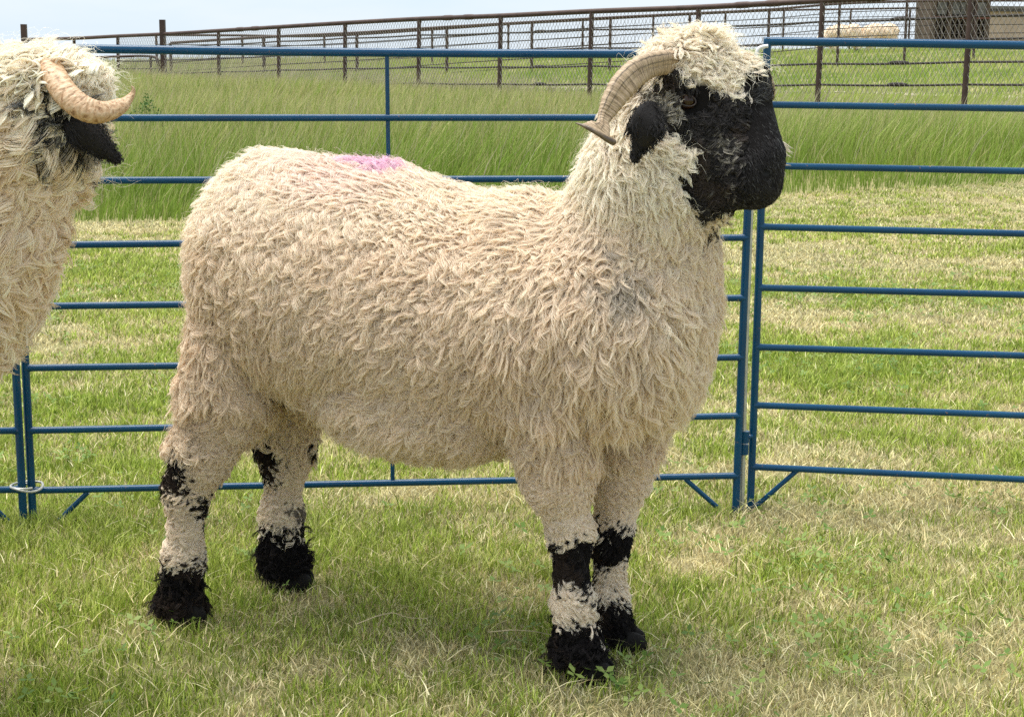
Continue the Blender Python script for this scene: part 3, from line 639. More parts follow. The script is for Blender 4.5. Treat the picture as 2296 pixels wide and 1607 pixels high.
def ram_black(u, v, p, jit=1.):
    lg_ = (v > 900)*jit; u = u+lg_*9*rng.normal(size=len(u)); v = v+lg_*11*rng.normal(size=len(v))
    n1 = (vn(p, 38.)-.5)*2; n2 = (vn(p, 90., 7.)-.5)*2; uu = u+jit*(16*n1+9*n2); vv = v+jit*(14*(vn(p, 41., 20.)-.5)*2+8*n2)
    b_ = poly_in(uu, vv, FACE).astype(float)
    leg = v > 900
    hn = leg & (u < 528); hf = leg & (u >= 540) & (u < 760) & (v > 930); fn_ = leg & (u >= 1120) & (u < 1338); ff_ = leg & (u >= 1338) & (u < 1480)
    jj = 18*n1
    b_ = np.maximum(b_, hn*((v+jj > 1262)*1.))
    b_ = np.maximum(b_, hn*(blob(uu, vv, 388, 1050, 28, 52) > 0)); b_ = np.maximum(b_, hn*(blob(uu, vv, 458, 1128, 30, 26) > 0)); b_ = np.maximum(b_, hn*(blob(uu, vv, 462, 1232, 16, 18) > 0))
    b_ = np.maximum(b_, hf*((v+jj > 1182)*1.)); b_ = np.maximum(b_, hf*(blob(uu, vv, 600, 1012, 30, 58) > 0)); b_ = np.maximum(b_, hf*(blob(uu, vv, 706, 992, 24, 12, 20) > 0)); b_ = np.maximum(b_, hf*(blob(uu, vv, 672, 1148, 18, 26) > 0)*.8)
    sl = v+.35*(1290-u)*-1*.0+.28*(u-1290)
    b_ = np.maximum(b_, fn_*((sl+jj > 1205) & (v-.45*(u-1290)+jj < 1302))*1.); b_ = np.maximum(b_, fn_*((v+jj-.25*(u-1290) > 1392))*1.)
    b_ = np.maximum(b_, ff_*((v+jj > 1158) & (v+jj < 1252))*1.); b_ = np.maximum(b_, ff_*((v+jj > 1322))*1.)
    wh = (blob(uu, vv, 1450, 205, 44, 24, -10) > 0)*.95
    wh = np.maximum(wh, (blob(uu, vv, 1497, 246, 15, 32, -15) > 0)*.75)
    wh = np.maximum(wh, (blob(uu, vv, 1618, 305, 46, 26, 35) > 0)*.36); wh = np.maximum(wh, (blob(uu, vv, 1630, 352, 28, 24) > 0)*.28); wh = np.maximum(wh, (blob(uu, vv, 1638, 410, 16, 34) > 0)*.22); wh = np.maximum(wh, .03)
    return b_, wh*(v < 500)
def ram_col(p, r1=None):
    "coat colour at root positions"
    u, v, _ = proj(p); n = len(p)
    r1 = rng.random(n) if r1 is None else r1
    big = vn(p, 7., 3.); t_ = np.clip(.45*big+.55*r1, 0, 1)[:, None]
    c = CREAM*(1-t_)+BUFF*t_
    whit = np.clip(sst(420, 260, v)*.9*(u > 1250)+.75*sst(560, 370, v)+.15*sst(1300, 1500, u)*sst(1000, 700, v)+.35*sst(1050, 1250, v), 0, .9)[:, None]  # whiter along the back: cleaner wool plus overhead light put into the colour
    c = c*(1-whit)+WHITE*whit
    dk = np.clip(1.6*blob(u, v, 1370, 590, 60, 95, -35), 0, 1)*(vn(p, 60., 9.) > .5)*.42; dk = dk[:, None]
    c = c*(1-dk)+GRY*dk
    mg = np.clip(1.9*blob(u+24*(vn(p, 30.)-.5), v+26*(vn(p, 33., 4.)-.5), 800, 356, 160, 20, 16), 0, .35+.35*r1)[:, None]
    c = c*(1-mg)+np.array([.76, .42, .76])*mg
    pk = (.18*np.exp(-((u-800)/170)**2-((v-400)/50)**2))[:, None]; c = c*(1-pk)+np.array([.85, .5, .6])*pk
    bk, wh = ram_black(u, v, p)
    dkc = BLK[None, :]*(1+2.2*r1[:, None]**3)+np.array([.02, .012, .007])*(vn(p, 26., 6.) > .62)[:, None]
    gz = (WHITE*.8)[None, :]*np.ones((n, 1)); hw = (r1 < wh*1.05); m1 = bk[:, None]; gg = (.10+.75*rng.random(n)*wh)[:, None]; dkc = np.where(hw[:, None], WHITE*gg, dkc)
    return c*(1-m1)+dkc*m1 if True else gz, bk
c0, bk0 = ram_col(V, np.full(len(V), .6)); c0 = np.where((bk0 > .4)[:, None], BLK*1.1, c0); u_, v_, _ = proj(V)
for (a_, b__, ru_, rv2, an_, g_) in ((1712, 378, 20, 12, -30, .035), (1690, 441, 46, 6, 12, .03), (1640, 449, 34, 6, 4, .03)):
    q_ = (blob(u_, v_, a_, b__, ru_, rv2, -an_ if an_ < 0 else an_) > 0); c0[q_] = g_
bmesh_o = mesh_np('body', V, Q.ravel(), np.arange(len(Q))*4, np.full(len(Q), 4), M_SKIN, root, cols=c0*.6, smooth=True)

def facing(c, m):     # thinner coat on the side turned away from the photograph's viewpoint
    d = ((c-CAMP)*m).sum(1)/np.linalg.norm(c-CAMP, axis=1); return np.where(d > .35, .3, 1.)
def flow_ram(p, u, v):
    fx = lerp_tab(u, [420, 520, 700, 950, 1200, 1330, 1480, 1620], [-.05, -.15, -.55, -.65, -.25, .12, .45, .35]); n = len(p)
    f = np.zeros((n, 3)); f[:, 2] = -1; f[:, 0] = fx; f[:, 1] = -.1
    back = sst(620, 420, v)*(u < 1250); f[:, 0] += -back*.55
    th = (vn(p, 12., 8.)-.5)*2.3; f[:, 0] += th*(.45+.5*back); f[:, 1] += (vn(p, 13., 18.)-.5)*.8
    leg = v > 980; f[leg, 0] *= .4
    return f
# fleece
def classify(p):
    u, v, _ = proj(p); top = (v < 205) & (u > 1400) & (v < 215-.0*u); 
    face = poly_in(u, v, FACE) | ((u > 1640) & (v > 170) & (v < 520)); return u, v, face
ROOTS = 50000
legw = lambda c_, m_: facing(c_, m_)*np.where((proj(c_)[1] > 1040)&((proj(c_)[0] < 745)|(proj(c_)[0] > 1150)), 2.6, 1.)
p, m = sample(V, Q, Nn, ROOTS, legw); u, v, face = classify(p)
k = (~face) & ~(np.hypot((u-1543)/62, (v-205)/48) < 1) & ~((p[:, 2] < .03)) ; p, m, u, v = p[k], m[k], u[k], v[k]
headtop = (v < 215) & (u > 1400)
leg = (v > 1000) & ((u < 530) | ((u > 560) & (u < 740)) | (u > 1130)); n = len(p)
bk, _ = ram_black(u, v, p)
foot = leg & (bk > .5) & (((v > 1262) & (u < 530)) | ((v > 1182) & (u > 530) & (u < 750)) | (v > 1385))
Ln = np.where(headtop, np.where(v > 130, .028, .036), np.where(leg, .018, .038+.024*sst(500, 900, v)*sst(1000, 1350, u)+.010*sst(560, 800, v))); Ln = Ln*(.65+.6*rng.random(n))*(.62+.8*vn(p, 24., 31.))
Ln = np.where(headtop & (v > 120) & (u > 1460) & (u < 1610), Ln*.55, Ln)
Ln = np.where(headtop & (u > 1605), Ln*.6, Ln)
Ln = np.where(~leg & (v > 880) & ((u < 760) | (u > 1120)), Ln*.62, Ln)
Ln = np.where(foot, .010+.014*rng.random(n)+.025*(rng.random(n) < .04), Ln)
curly = np.where(leg, 1., .5+.5*(vn(p, 5., 60.) > .5))
amp = np.where(headtop, .0065, np.where(leg, .0050, .0074))*curly; freq = np.where(headtop, 1.0, np.where(leg, 1.4, 1.35)); lift = np.where(headtop, .6, np.where(v < 520, .46, .40)); lift = np.where(leg, .42, lift)
fl = flow_ram(p, u, v)
ht = headtop; fl[ht] = np.stack([(u[ht]-1560)/110., -.5+0*u[ht], -(v[ht]-100)/110.], -1)+.7*rng.normal(size=(ht.sum(), 3))
fl += .13*rng.normal(size=fl.shape)+.9*np.stack([vn(p, 22.)-.5, vn(p, 22., 9.)-.5, vn(p, 22., 19.)-.5], -1)*(1-.0*p[:, :1])
fl[foot] = fl[foot]*.5+.75*rng.normal(size=(foot.sum(), 3)); amp[foot] = .006; lift[foot] = .42; jit = vn(p, 55., 77.)
def put_fleece(name, k_, Rc, nst, K, rad, tight, c3, coh=0.):
    global p, m
    pts, R, idx = locks(p[k_], m[k_], fl[k_], Ln[k_], Rc, amp[k_], freq[k_], lift[k_], nst, K, rad, tight, .0013, c3, coh)
    c, _ = ram_col(p[k_], r1[k_]); C = c[idx][:, None, :]*(.88+.24*rng.random((len(idx), 1, 1)))*np.linspace(.74, 1.06, K)[None, :, None]  # root-to-tip ramp paints the shade between locks into the strand colour
    curves(name, pts, R, np.clip(C, 0, .95), M_WOOL, root)
r1 = rng.random(n)*.75+.25*jit
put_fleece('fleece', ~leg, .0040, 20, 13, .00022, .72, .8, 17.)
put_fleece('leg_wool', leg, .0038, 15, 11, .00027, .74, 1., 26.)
# bold wavy locks lying over the base coat
pb, mb_ = sample(V, Q, Nn, 27000, legw); u, v, face = classify(pb); k = (~face) & ~(np.hypot((u-1543)/62, (v-205)/48) < 1) & (pb[:, 2] > .03)
p, m, u, v = pb[k], mb_[k], u[k], v[k]; n = len(p); leg = (v > 1000) & ((u < 530) | ((u > 560) & (u < 740)) | (u > 1130)); headtop = (v < 215) & (u > 1400)
bkk, _ = ram_black(u, v, p); k = ~(leg & (bkk > .5)) & ~(headtop & (rng.random(n) < .6)); p, m, u, v, leg, headtop = p[k], m[k], u[k], v[k], leg[k], headtop[k]; n = len(p)
fl = flow_ram(p, u, v)+.9*np.stack([vn(p, 22.)-.5, vn(p, 22., 9.)-.5, vn(p, 22., 19.)-.5], -1)+.22*rng.normal(size=(n, 3))
fl[headtop] = np.stack([(u[headtop]-1560)/110., -.5+0*u[headtop], -(v[headtop]-100)/110.], -1)+.7*rng.normal(size=(headtop.sum(), 3))
Ln = np.where(headtop, np.where(u > 1600, .013, .022), np.where(leg, .015, .036+.027*sst(500, 900, v)*sst(1000, 1350, u)+.008*sst(560, 800, v)))*(.7+.55*rng.random(n)); Ln = np.where(~leg & (v > 880) & ((u < 760) | (u > 1120)), Ln*.65, Ln)
amp = np.where(leg, .0040, .0066)*(.5+.75*rng.random(n))*np.where((rng.random(n) < .35) & (v > 640) & (u < 640), 1.7, 1.); freq = np.where(leg, 1.4, 1.4+.6*rng.random(n)); lift = np.where(leg, .50, .42)+.16*rng.random(n)
r1 = .75*rng.random(n)
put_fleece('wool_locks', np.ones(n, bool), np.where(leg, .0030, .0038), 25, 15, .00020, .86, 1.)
# short undercoat between the locks
pu, mu = sample(V, Q, Nn, 70000, facing); uu_, vv_, fc_ = classify(pu); k = ~fc_ & (pu[:, 2] > .04); k &= ~(np.hypot((uu_-1543)/62, (vv_-205)/48) < 1); pu, mu = pu[k], mu[k]; uu_, vv_ = uu_[k], vv_[k]
pts, R, idx = locks(pu, mu, flow_ram(pu, uu_, vv_)+.6*rng.normal(size=pu.shape), .014*np.where(vv_ > 1080, .55, 1.)+.010*rng.random(len(pu))*np.where(vv_ > 1080, .5, 1.), .003, .003, 1.4, .5, 2, 6, .00026, .3, .001, 1.)
c, _ = ram_col(pu); curves('undercoat', pts, R, np.clip(np.repeat(c[idx][:, None, :]*.96, 6, 1), 0, .95), M_WOOL, root)
# loose fine frizz over the silhouette
p, m = sample(V, Q, Nn, 20000, facing); u, v, face = classify(p); k = ~face & (p[:, 2] > .35) & (v < 1000) & ~(np.hypot((u-1543)/75, (v-205)/60) < 1); p, m, u, v = p[k], m[k], u[k], v[k]; n = len(p)
pts, R, idx = locks(p, m, flow_ram(p, u, v)+1.1*rng.normal(size=p.shape), .036+.028*rng.random(n), .001, .004, 1.5, .5, 1, 10, .00014, .1, .003, 1.)
c, _ = ram_col(p); curves('frizz', pts, R, np.clip(np.repeat(c[:, None, :], 10, 1)*1.05, 0, .95), M_WOOL, root)
# face hair: short sleek on the muzzle, curly on cheeks and brow
p, m = sample(V, Q, Nn, 150000, lambda c_, m_: facing(c_, m_)*((c_[:, 2] > .6) & (proj(c_)[0] > 1380))); u, v, face = classify(p); p, m, u, v = p[face], m[face], u[face], v[face]; n = len(p)
eyed = np.hypot((u-1545)/44, (v-214)/34) < 1
k = ~eyed & ~(blob(u, v, 1712, 378, 15, 8, -30) > 0) & ~(blob(u, v, 1690, 441, 44, 4, 12) > 0); p, m, u, v = p[k], m[k], u[k], v[k]; n = len(p)
muz = np.clip(sst(1618, 1690, u+.12*(v-300)+18*(vn(p, 30., 5.)-.5)*2)*sst(120, 190, v), 0, 1); n = len(p)
sel = rng.random(n) < .45+.55*muz
short = sel & (muz > .12*rng.random(n)) & ~(np.hypot((u-1545)/56, (v-214)/44) < 1)
ps, ms, us, vs = p[short], m[short], u[short], v[short]; ns = len(ps)
ff_ = np.stack([.55-.0*us, -.1+0*us, np.where(vs > 420, -.3, -1.)+0*us], -1)+.18*rng.normal(size=(ns, 3)); brow = (vs < 230); ff_[brow] = np.array([.3, -.1, .6])+.25*rng.normal(size=(brow.sum(), 3))
pts, R, idx = locks(ps, ms, ff_, np.where(brow, .017, .0105)*(.6+.8*rng.random(ns)), .0016, .0008, .8, .34, 2, 5, .00030, .3, .0004)
r1 = rng.random(ns); cc = BLK[None, :]*(.7+1.3*r1[:, None])+np.where(rng.random(ns) < np.where(brow, .38, .07), .05+.10*rng.random(ns), 0.)[:, None]
curves('face_hair', pts, R, np.repeat(cc[idx][:, None, :], 5, 1), M_BLACKHAIR, root)
lng = (muz < .75) & (rng.random(n) < .19*(1.1-muz)); ps, ms, us, vs = p[lng], m[lng], u[lng], v[lng]; ns = len(ps)
fl = np.stack([.35+0*us, -.1+0*us, -.9+0*us], -1)+.9*np.stack([vn(ps, 30., 2.)-.5, vn(ps, 30., 12.)-.5, vn(ps, 30., 22.)-.5], -1)*2
pts, R, idx = locks(ps, ms, fl, .024*(.6+.7*rng.random(ns))*(1-.6*np.clip(muz[lng], 0, 1)), .0024, .0050, 1.5, .36, 9, 10, .00027, .70, .001, .9)
c, _ = ram_col(ps); curves('cheek_curls', pts, R, np.repeat(c[idx][:, None, :]*(.8+.4*rng.random((len(idx), 1, 1))), 10, 1), M_BLACKHAIR, root)
# white cheek wool showing beyond the nose
cw = P(1708, 335, HY+.045); kk_ = mpp(cw); d = norm(rng.normal(size=(90, 3))); ps = cw+d*np.array([22, 40, 34])*kk_; 
fl = np.stack([.7+0*d[:, 0], -.1+0*d[:, 0], -1+0*d[:, 0]], -1)+.2*rng.normal(size=d.shape)
pts, R, idx = locks(ps, d, fl, .034*(.7+.6*rng.random(90)), .004, .005, .8, .3, 16, 9, .0003, .7, .001); curves('cheek_tuft', pts, R, np.repeat(np.clip(WHITE*.75+0*ps, 0, 1)[idx][:, None, :], 9, 1), M_WOOL, root)
# eye with lids
e = P(1541, 226, HY-.072); ku = mpp(e)
def uvsphere(c, r, n_=20, sc=(1, 1, 1)):
    V_ = []; Fc = []
    for i in range(n_+1):
        for j in range(2*n_): a_, b__ = math.pi*i/n_, math.pi*j/n_; V_.append(c+r*np.array([math.sin(a_)*math.cos(b__)*sc[0], math.sin(a_)*math.sin(b__)*sc[1], math.cos(a_)*sc[2]]))
    for i in range(n_):
        for j in range(2*n_): Fc.append((i*2*n_+j, (i+1)*2*n_+j, (i+1)*2*n_+(j+1) % (2*n_), i*2*n_+(j+1) % (2*n_)))
    return V_, Fc
def put_front(c, prims, push):        # slide a point along the sight line until it sits on the surface
    d = norm(c-CAMP); ts = np.linspace(-.25, .25, 501); f = field(prims, c+ts[:, None]*d, .035); i = np.argmax(f < 0); return c+d*(ts[i]+push)
allp_ = ram_body+ram_head
e = put_front(e, allp_, .004)
V_, Fc = uvsphere(e, .0138); MB().add(V_, Fc).build('eye', M_EYE, root)
M_LID = m_plain('eyelid', (.022, .014, .012), (.045, .026, .022), 80, .35)
rv_, uv_ = R_, U_; toc = norm(CAMP-e)
th = np.linspace(0, 2*math.pi, 33)[:-1]
MB().path([e+toc*.0108+rv_*.0130*math.cos(a)+uv_*(.0084*math.sin(a)-.002*math.cos(a)) for a in th], [.0012+.0009*max(0, math.sin(a)) for a in th], 8, closed=True).build('eyelid', M_LID, root)
# ear: drooping leaf with thickness
def ear(name, sp, wd, base_n, thick, mt, parent, cup=.35):
    sp = rpath(sp, 22); wd = np.interp(np.linspace(0, 1, 22), np.linspace(0, 1, len(wd)), wd); T = norm(np.gradient(sp, axis=0)); V_ = []; M_ = 13
    for i in range(22):
        sdv = norm(np.cross(T[i], base_n)); nn = norm(np.cross(sdv, T[i]))
        for side in (1, -1):
            for j in range(M_):
                x = (j/(M_-1)*2-1)*side; V_.append(sp[i]+sdv*wd[i]*x+nn*(side*thick*(1-x*x)-cup*wd[i]*x*x))
    Fc = []; W_ = 2*M_
    for i in range(21):
        for j in range(W_): Fc.append((i*W_+j, i*W_+(j+1) % W_, (i+1)*W_+(j+1) % W_, (i+1)*W_+j))
    Fc += [tuple(range(W_))[::-1], tuple(21*W_+j for j in range(W_))]
    me = bpy.data.meshes.new(name); me.from_pydata([list(map(float, q_)) for q_ in V_], [], Fc); me.update(); a_ = me.color_attributes.new('col', 'FLOAT_COLOR', 'POINT')
    a_.data.foreach_set('color', np.tile([.018, .016, .016, 1], len(V_)).astype(np.float32)); me.materials.append(mt); me.polygons.foreach_set('use_smooth', np.ones(len(Fc), bool))
    o_ = link(bpy.data.objects.new(name, me), parent)
    # short velvet
    return o_, np.array(V_)
EYr = 2.355
_, ev = ear('ear', [P(1462, 232, EYr+.03), P(1452, 262, EYr+.005), P(1446, 300, EYr), P(1432, 330, EYr+.008), P(1422, 354, EYr+.012)], np.array([18, 34, 37, 26, 13, 2])*mpp(P(1446, 300, EYr)), norm(CAMP-P(1446, 300, EYr)), .004, M_EAR, root)
ear('ear', [P(1640, 240, HY+.09), P(1672, 262, HY+.13), P(1692, 300, HY+.15), P(1700, 340, HY+.15)], np.array([14, 30, 26, 3])*mpp(P(1720, 300, HY+.17)), norm(np.array([.7, -.7, 0])), .004, M_EAR, root)
ps = ev[rng.integers(0, len(ev), 900)]+rng.normal(size=(900, 3))*.002; nn = norm(np.tile(CAMP-P(1446, 300, EYr), (900, 1))+.5*rng.normal(size=(900, 3)))
u, v, _ = proj(ps); kk2 = v < 290
fl = np.tile([.1, 0, -1.], (900, 1))+.4*rng.normal(size=(900, 3))
pts, R, idx = locks(ps, nn, fl, np.where(kk2, .016, .006), .002, .001, 1., .3, 5, 6, .0003, .5, .0008); curves('ear_hair', pts, R, np.repeat((BLK*1.2+0*ps)[idx][:, None, :], 6, 1), M_BLACKHAIR, root)
# horns: swept ridged sections
def horn(name, rings, mt, parent, ridges=34, amp=.045, samples=130, seg=28, tri=.18, keel=None, seed=1, tint=None):
    "rings: (u, v, Y, major px, minor px, angle of major axis in the image, tilt of major axis in depth)"
    A = np.array(rings, float); K_ = len(A); tt = np.linspace(0, K_-1, samples)
    Cs = rpath([P(*q_[:3]) for q_ in A], samples); I = [np.interp(tt, range(K_), A[:, c_]) for c_ in range(3, 7)]
    T = norm(np.gradient(Cs, axis=0)); Ls = np.concatenate([[0], np.cumsum(np.linalg.norm(np.diff(Cs, axis=0), axis=1))]); V_, uvs, cl = [], [], []
    r_ = np.random.default_rng(seed); wob = np.cumsum(r_.random(samples)*.9+.55); wob = wob/wob[-1]*ridges*2*math.pi
    for i in range(samples):
        k_ = mpp(Cs[i]); an = math.radians(I[2][i]); mj = R_*math.cos(an)-U_*math.sin(an)+F*math.tan(math.radians(I[3][i])); mj = norm(mj-T[i]*(mj@T[i])); mn = np.cross(T[i], mj)
        for j in range(seg):
            th_ = 2*math.pi*j/seg; rad = 1+tri*math.cos(3*th_)+amp*(math.sin(wob[i]+.5*math.sin(th_*2))*(1-.5*i/samples))+.02*(r_.random()-.5)
            V_.append(Cs[i]+k_*rad*(I[0][i]*math.cos(th_)*mj+I[1][i]*math.sin(th_)*mn)); uvs.append((Ls[i]*10, th_/1.6, 0)); cl.append([1, 1, 1] if tint is None else tint(i/samples, th_))
    Fc = []
    for i in range(samples-1):
        for j in range(seg): Fc += [i*seg+j, i*seg+(j+1) % seg, (i+1)*seg+(j+1) % seg, (i+1)*seg+j]
    nq = len(Fc)//4; Fc += list(range(seg))[::-1]; Fc += [(samples-1)*seg+j for j in range(seg)]
    return mesh_np(name, np.array(V_), Fc, np.concatenate([np.arange(nq)*4, [nq*4, nq*4+seg]]), np.concatenate([np.full(nq, 4), [seg, seg]]), mt, parent, cols=np.array(cl), smooth=True, uv=np.array(uvs))
def dark_tip(s_, th_):
    x = math.cos(th_)+.05*math.sin(s_*23); d_ = 1-.65*float(sst(.88, .97, s_))
    st_ = max(math.exp(-((x+.38)/.045)**2), .8*math.exp(-((x-.12)/.05)**2)*(s_ > .02), .5*math.exp(-((x-.5)/.04)**2)*(s_ < .4))*(s_ < .80); k_ = d_*(1-.85*st_); return [k_, k_*.95, k_*.93]
horn('horn', [(1545, 160, 2.52, 20, 18, 85, 0), (1505, 140, 2.44, 25, 21, 80, 0), (1462, 142, 2.40, 27, 22, 75, 0), (1425, 160, 2.37, 30, 24, 55, 0), (1393, 192, 2.345, 30, 23, 35, 0), (1370, 228, 2.33, 25, 20, 15, 0), (1357, 256, 2.32, 18, 16, 5, 0), (1351, 273, 2.31, 13, 12, 10, 0),
    (1348, 285, 2.30, 19, 9, 24, 0), (1341, 292, 2.295, 34, 7, 27, 0), (1338, 296, 2.29, 41, 4, 28, 0), (1337, 298, 2.287, 38, 1, 28, 0)], M_HORN, root, 32, .052, 200, 72, .14, tint=dark_tip)
horn('horn', [(1640, 150, HY+.08, 26, 20, 80, 0), (1680, 155, HY+.13, 24, 20, 100, 0), (1712, 178, HY+.17, 20, 18, 130, 0), (1724, 205, HY+.19, 15, 13, 160, 0), (1727, 220, HY+.20, 9, 9, 170, 0)], M_HORN, root, 24, .035, 60, 20, .1)
tp = rpath([P(1290, 276, 2.272), P(1312, 284, 2.262), (P(1340, 299, 2.256)), P(1364, 314, 2.256), P(1380, 321, 2.262)], 26)
MB().path(tp, np.interp(np.linspace(0, 1, 26), [0, .3, .65, .93, 1], [1., 5., 6.5, 7.5, 3])*mpp(tp[10]), 12).build('horn_tip', m_plain('dark_horn', (.07, .05, .035), (.17, .12, .07), 90, .45, 0, .2), root)
# cloven hooves under the tufts
for (uu, vv, yy) in ((412, 1388, by(450)-.14), (650, 1292, by(620)+.11), (1318, 1488, by(1240)-.14), (1392, 1424, by(1300)+.02)):
    hp = P(uu, vv, yy); gu = G(uu, vv); hp = np.array([hp[0]+.012, hp[1], .018]); prh = []
    for dy in (-.016, .016):
        prh.append(('e', hp+np.array([0, dy, 0]), np.eye(3), np.array([.034, .0135, .024])))
    Vh, Qh, Nh = nets(prh, .004, .003); hf_ = mesh_np('hoof', Vh, Qh.ravel(), np.arange(len(Qh))*4, np.full(len(Qh), 4), M_EAR, root, cols=np.tile([.012, .010, .009], (len(Vh), 1)), smooth=True)

# ---- the second sheep at the left edge, head turned away
LY = 2.30
l2 = [ell(98, 222, LY, 78, 80, .075, -40), cone((110, 250, LY), (165, 320, LY+.08), 72, 58), ell(146, 345, LY+.08, 42, 50, .05, -40), cone((60, 260, LY), (-34, 500, LY+.02), 100, 108), cone((-34, 500, LY+.02), (-150, 680, LY+.03), 106, 118),
    ell(-190, 560, LY+.02, 190, 240, .20, 25), ell(-420, 560, LY-.10, 240, 270, .24, 25), ell(-720, 560, LY-.20, 220, 270, .22, 25), ell(110, 178, LY, 88, 30, .08, -40)]
gz_ = float(P(0, 1640, LY)[2])
for (uu, dy) in ((-280, -.10), (-340, .12), (-760, -.30), (-830, -.06)):
    a_ = P(uu, 820, LY+dy); kx_ = a_[0]; 
    f0 = np.array([a_[0], a_[1], .05]); fu, fv, _ = proj(f0[None, :]); l2 += [cone((uu, 780, LY+dy), ((uu+fu[0])/2, 1180, LY+dy), 90, 46), cone(((uu+fu[0])/2, 1180, LY+dy), (fu[0], fv[0], LY+dy), 42, 46)]
root2 = empty('sheep', G(-350, 1640), 'curly cream woolled sheep at the left edge facing away, horn tip upturned', 'sheep')
V2, Q2, N2 = nets(l2, .010, .035)
FACE2 = [(118, 205), (150, 235), (230, 225), (300, 260), (280, 400), (212, 420), (212, 345), (170, 330), (150, 310), (125, 280), (110, 240)]
def col2(p, r1):
    u, v, _ = proj(p); t_ = np.clip(.4*vn(p, 7.)+.6*r1, 0, 1)[:, None]; c = (CREAM*1.04)*(1-t_)+BUFF*t_
    w_ = np.clip(sst(260, 140, v)*.95+.5*sst(120, 200, u)*(v > 330), 0, .95)[:, None]; c = c*(1-w_)+WHITE*w_
    jx = 14*(vn(p, 38.)-.5)*2; b_ = poly_in(u+jx, v+jx, FACE2) | ((p[:, 2] < .13)); dk = (blob(u, v, 115, 245, 26, 50, -25) > 0)*.6*(r1 > .3)
    c = c*(1-dk[:, None])+GRY*.5*dk[:, None]; c[b_] = BLK*1.3; return c, b_
c0, _ = col2(V2, np.full(len(V2), .6)); mesh_np('body', V2, Q2.ravel(), np.arange(len(Q2))*4, np.full(len(Q2), 4), M_SKIN, root2, cols=c0*.8, smooth=True)
vis = lambda c_, m_: facing(c_, m_)*np.where(proj(c_)[0] > -160, 1., .12)
p, m = sample(V2, Q2, N2, 17000, vis); u, v, _ = proj(p); b_ = poly_in(u, v, FACE2); k = ~b_; p, m, u, v = p[k], m[k], u[k], v[k]; n = len(p)
ht = (v < 215); curl = sst(620, 480, v)
fl = np.stack([.45+0*u, -.15+0*u, -1.+0*u], -1); fl[ht] = np.stack([(u[ht]-70)/90., -.2+0*u[ht], -(v[ht]-150)/80.-.5], -1)
cheek = (u > 120) & (v > 300); fl[cheek] = [-.1, -.2, -1]
fl += .4*np.stack([vn(p, 14.)-.5, vn(p, 14., 9.)-.5, vn(p, 14., 19.)-.5], -1)*2+.10*rng.normal(size=fl.shape)
Ln = np.where(ht, np.where(u > 90, .042, .046), .062+.016*(1-curl))*(.75+.5*rng.random(n)); Ln = np.where(cheek, Ln*.6, Ln); amp = np.where(ht, .007, .0085+.006*curl)*np.where(cheek, .6, 1); lift = np.where(ht, .5, .34)
pts, R, idx = locks(p, m, fl, .78*Ln*(.7+.4*rng.random(n))*(.6+.8*vn(p, 16., 31.)), .0042, amp*1.25, np.where(curl > .5, 1.45, 1.25), lift+.08, 18, 17, .00027, .74, .0011, 1., 11.)
c, _ = col2(p, rng.random(n)); curves('fleece', pts, R, np.clip(c[idx][:, None, :]*(.86+.28*rng.random((len(idx), 1, 1)))*np.linspace(.88, 1.05, 17)[None, :, None], 0, .95), M_WOOL, root2)  # darker roots: shade inside the fleece put into the colour
p, m = sample(V2, Q2, N2, 5600, vis); u, v, _ = proj(p); b_ = poly_in(u, v, FACE2) | ((v < 215) & (rng.random(len(u)) < .5)) | ((u > 95) & (v > 215)); k = ~b_; p, m, u, v = p[k], m[k], u[k], v[k]; n = len(p)
curl = sst(620, 480, v); fl = np.stack([.4+0*u, -.15+0*u, -1.+0*u], -1)+.5*np.stack([vn(p, 14.)-.5, vn(p, 14., 9.)-.5, vn(p, 14., 19.)-.5], -1)*2+.2*rng.normal(size=(n, 3))
hh_ = v < 215; fl[hh_] = np.stack([(u[hh_]-70)/90., -.2+0*u[hh_], -(v[hh_]-150)/80.-.5], -1)+.3*rng.normal(size=(hh_.sum(), 3))
pts, R, idx = locks(p, m, fl, np.where(hh_, .034, .050+.016*(1-curl))*(.7+.6*rng.random(n)), .0044, np.where(hh_, .006, .0085+.0060*curl), np.where(curl > .5, 1.7, 1.2), .48, 24, 18, .00025, .88, .0008, 1.)
c, _ = col2(p, .5*rng.random(n)); curves('wool_locks', pts, R, np.clip(c[idx][:, None, :]*(.9+.2*rng.random((len(idx), 1, 1)))*np.linspace(.80, 1.06, 18)[None, :, None], 0, .95), M_WOOL, root2)  # roots painted darker for the shade between locks
p, m = sample(V2, Q2, N2, 5200, vis); u, v, _ = proj(p); k = ~poly_in(u, v, FACE2) & (v > 150) & (v < 760) & (u < 150); p, m, u, v = p[k], m[k], u[k], v[k]; n = len(p); up_ = sst(640, 420, v)
fl = np.stack([.5+0*u, -.1+0*u, -1.+0*u], -1)+.45*rng.normal(size=(n, 3))
pts, R, idx = locks(p, m, fl, (.040+.022*(1-up_))*(.7+.6*rng.random(n)), .0052, .0090+.0040*up_, 1.1+.45*up_*rng.random(n), .58, 36, 22, .00027, .93, .0005, 1.)
c, _ = col2(p, .4*rng.random(n)); curves('ringlets', pts, R, np.clip(c[idx][:, None, :]*(.92+.2*rng.random((len(idx), 1, 1)))*np.linspace(.78, 1.08, 22)[None, :, None], 0, .95), M_WOOL, root2)  # ringlet roots darkened in colour to stand for shade in the gaps
p, m = sample(V2, Q2, N2, 4000, vis); c, b_ = col2(p, rng.random(4000)); k = ~b_; p, m, c = p[k], m[k], c[k]; n = len(p)
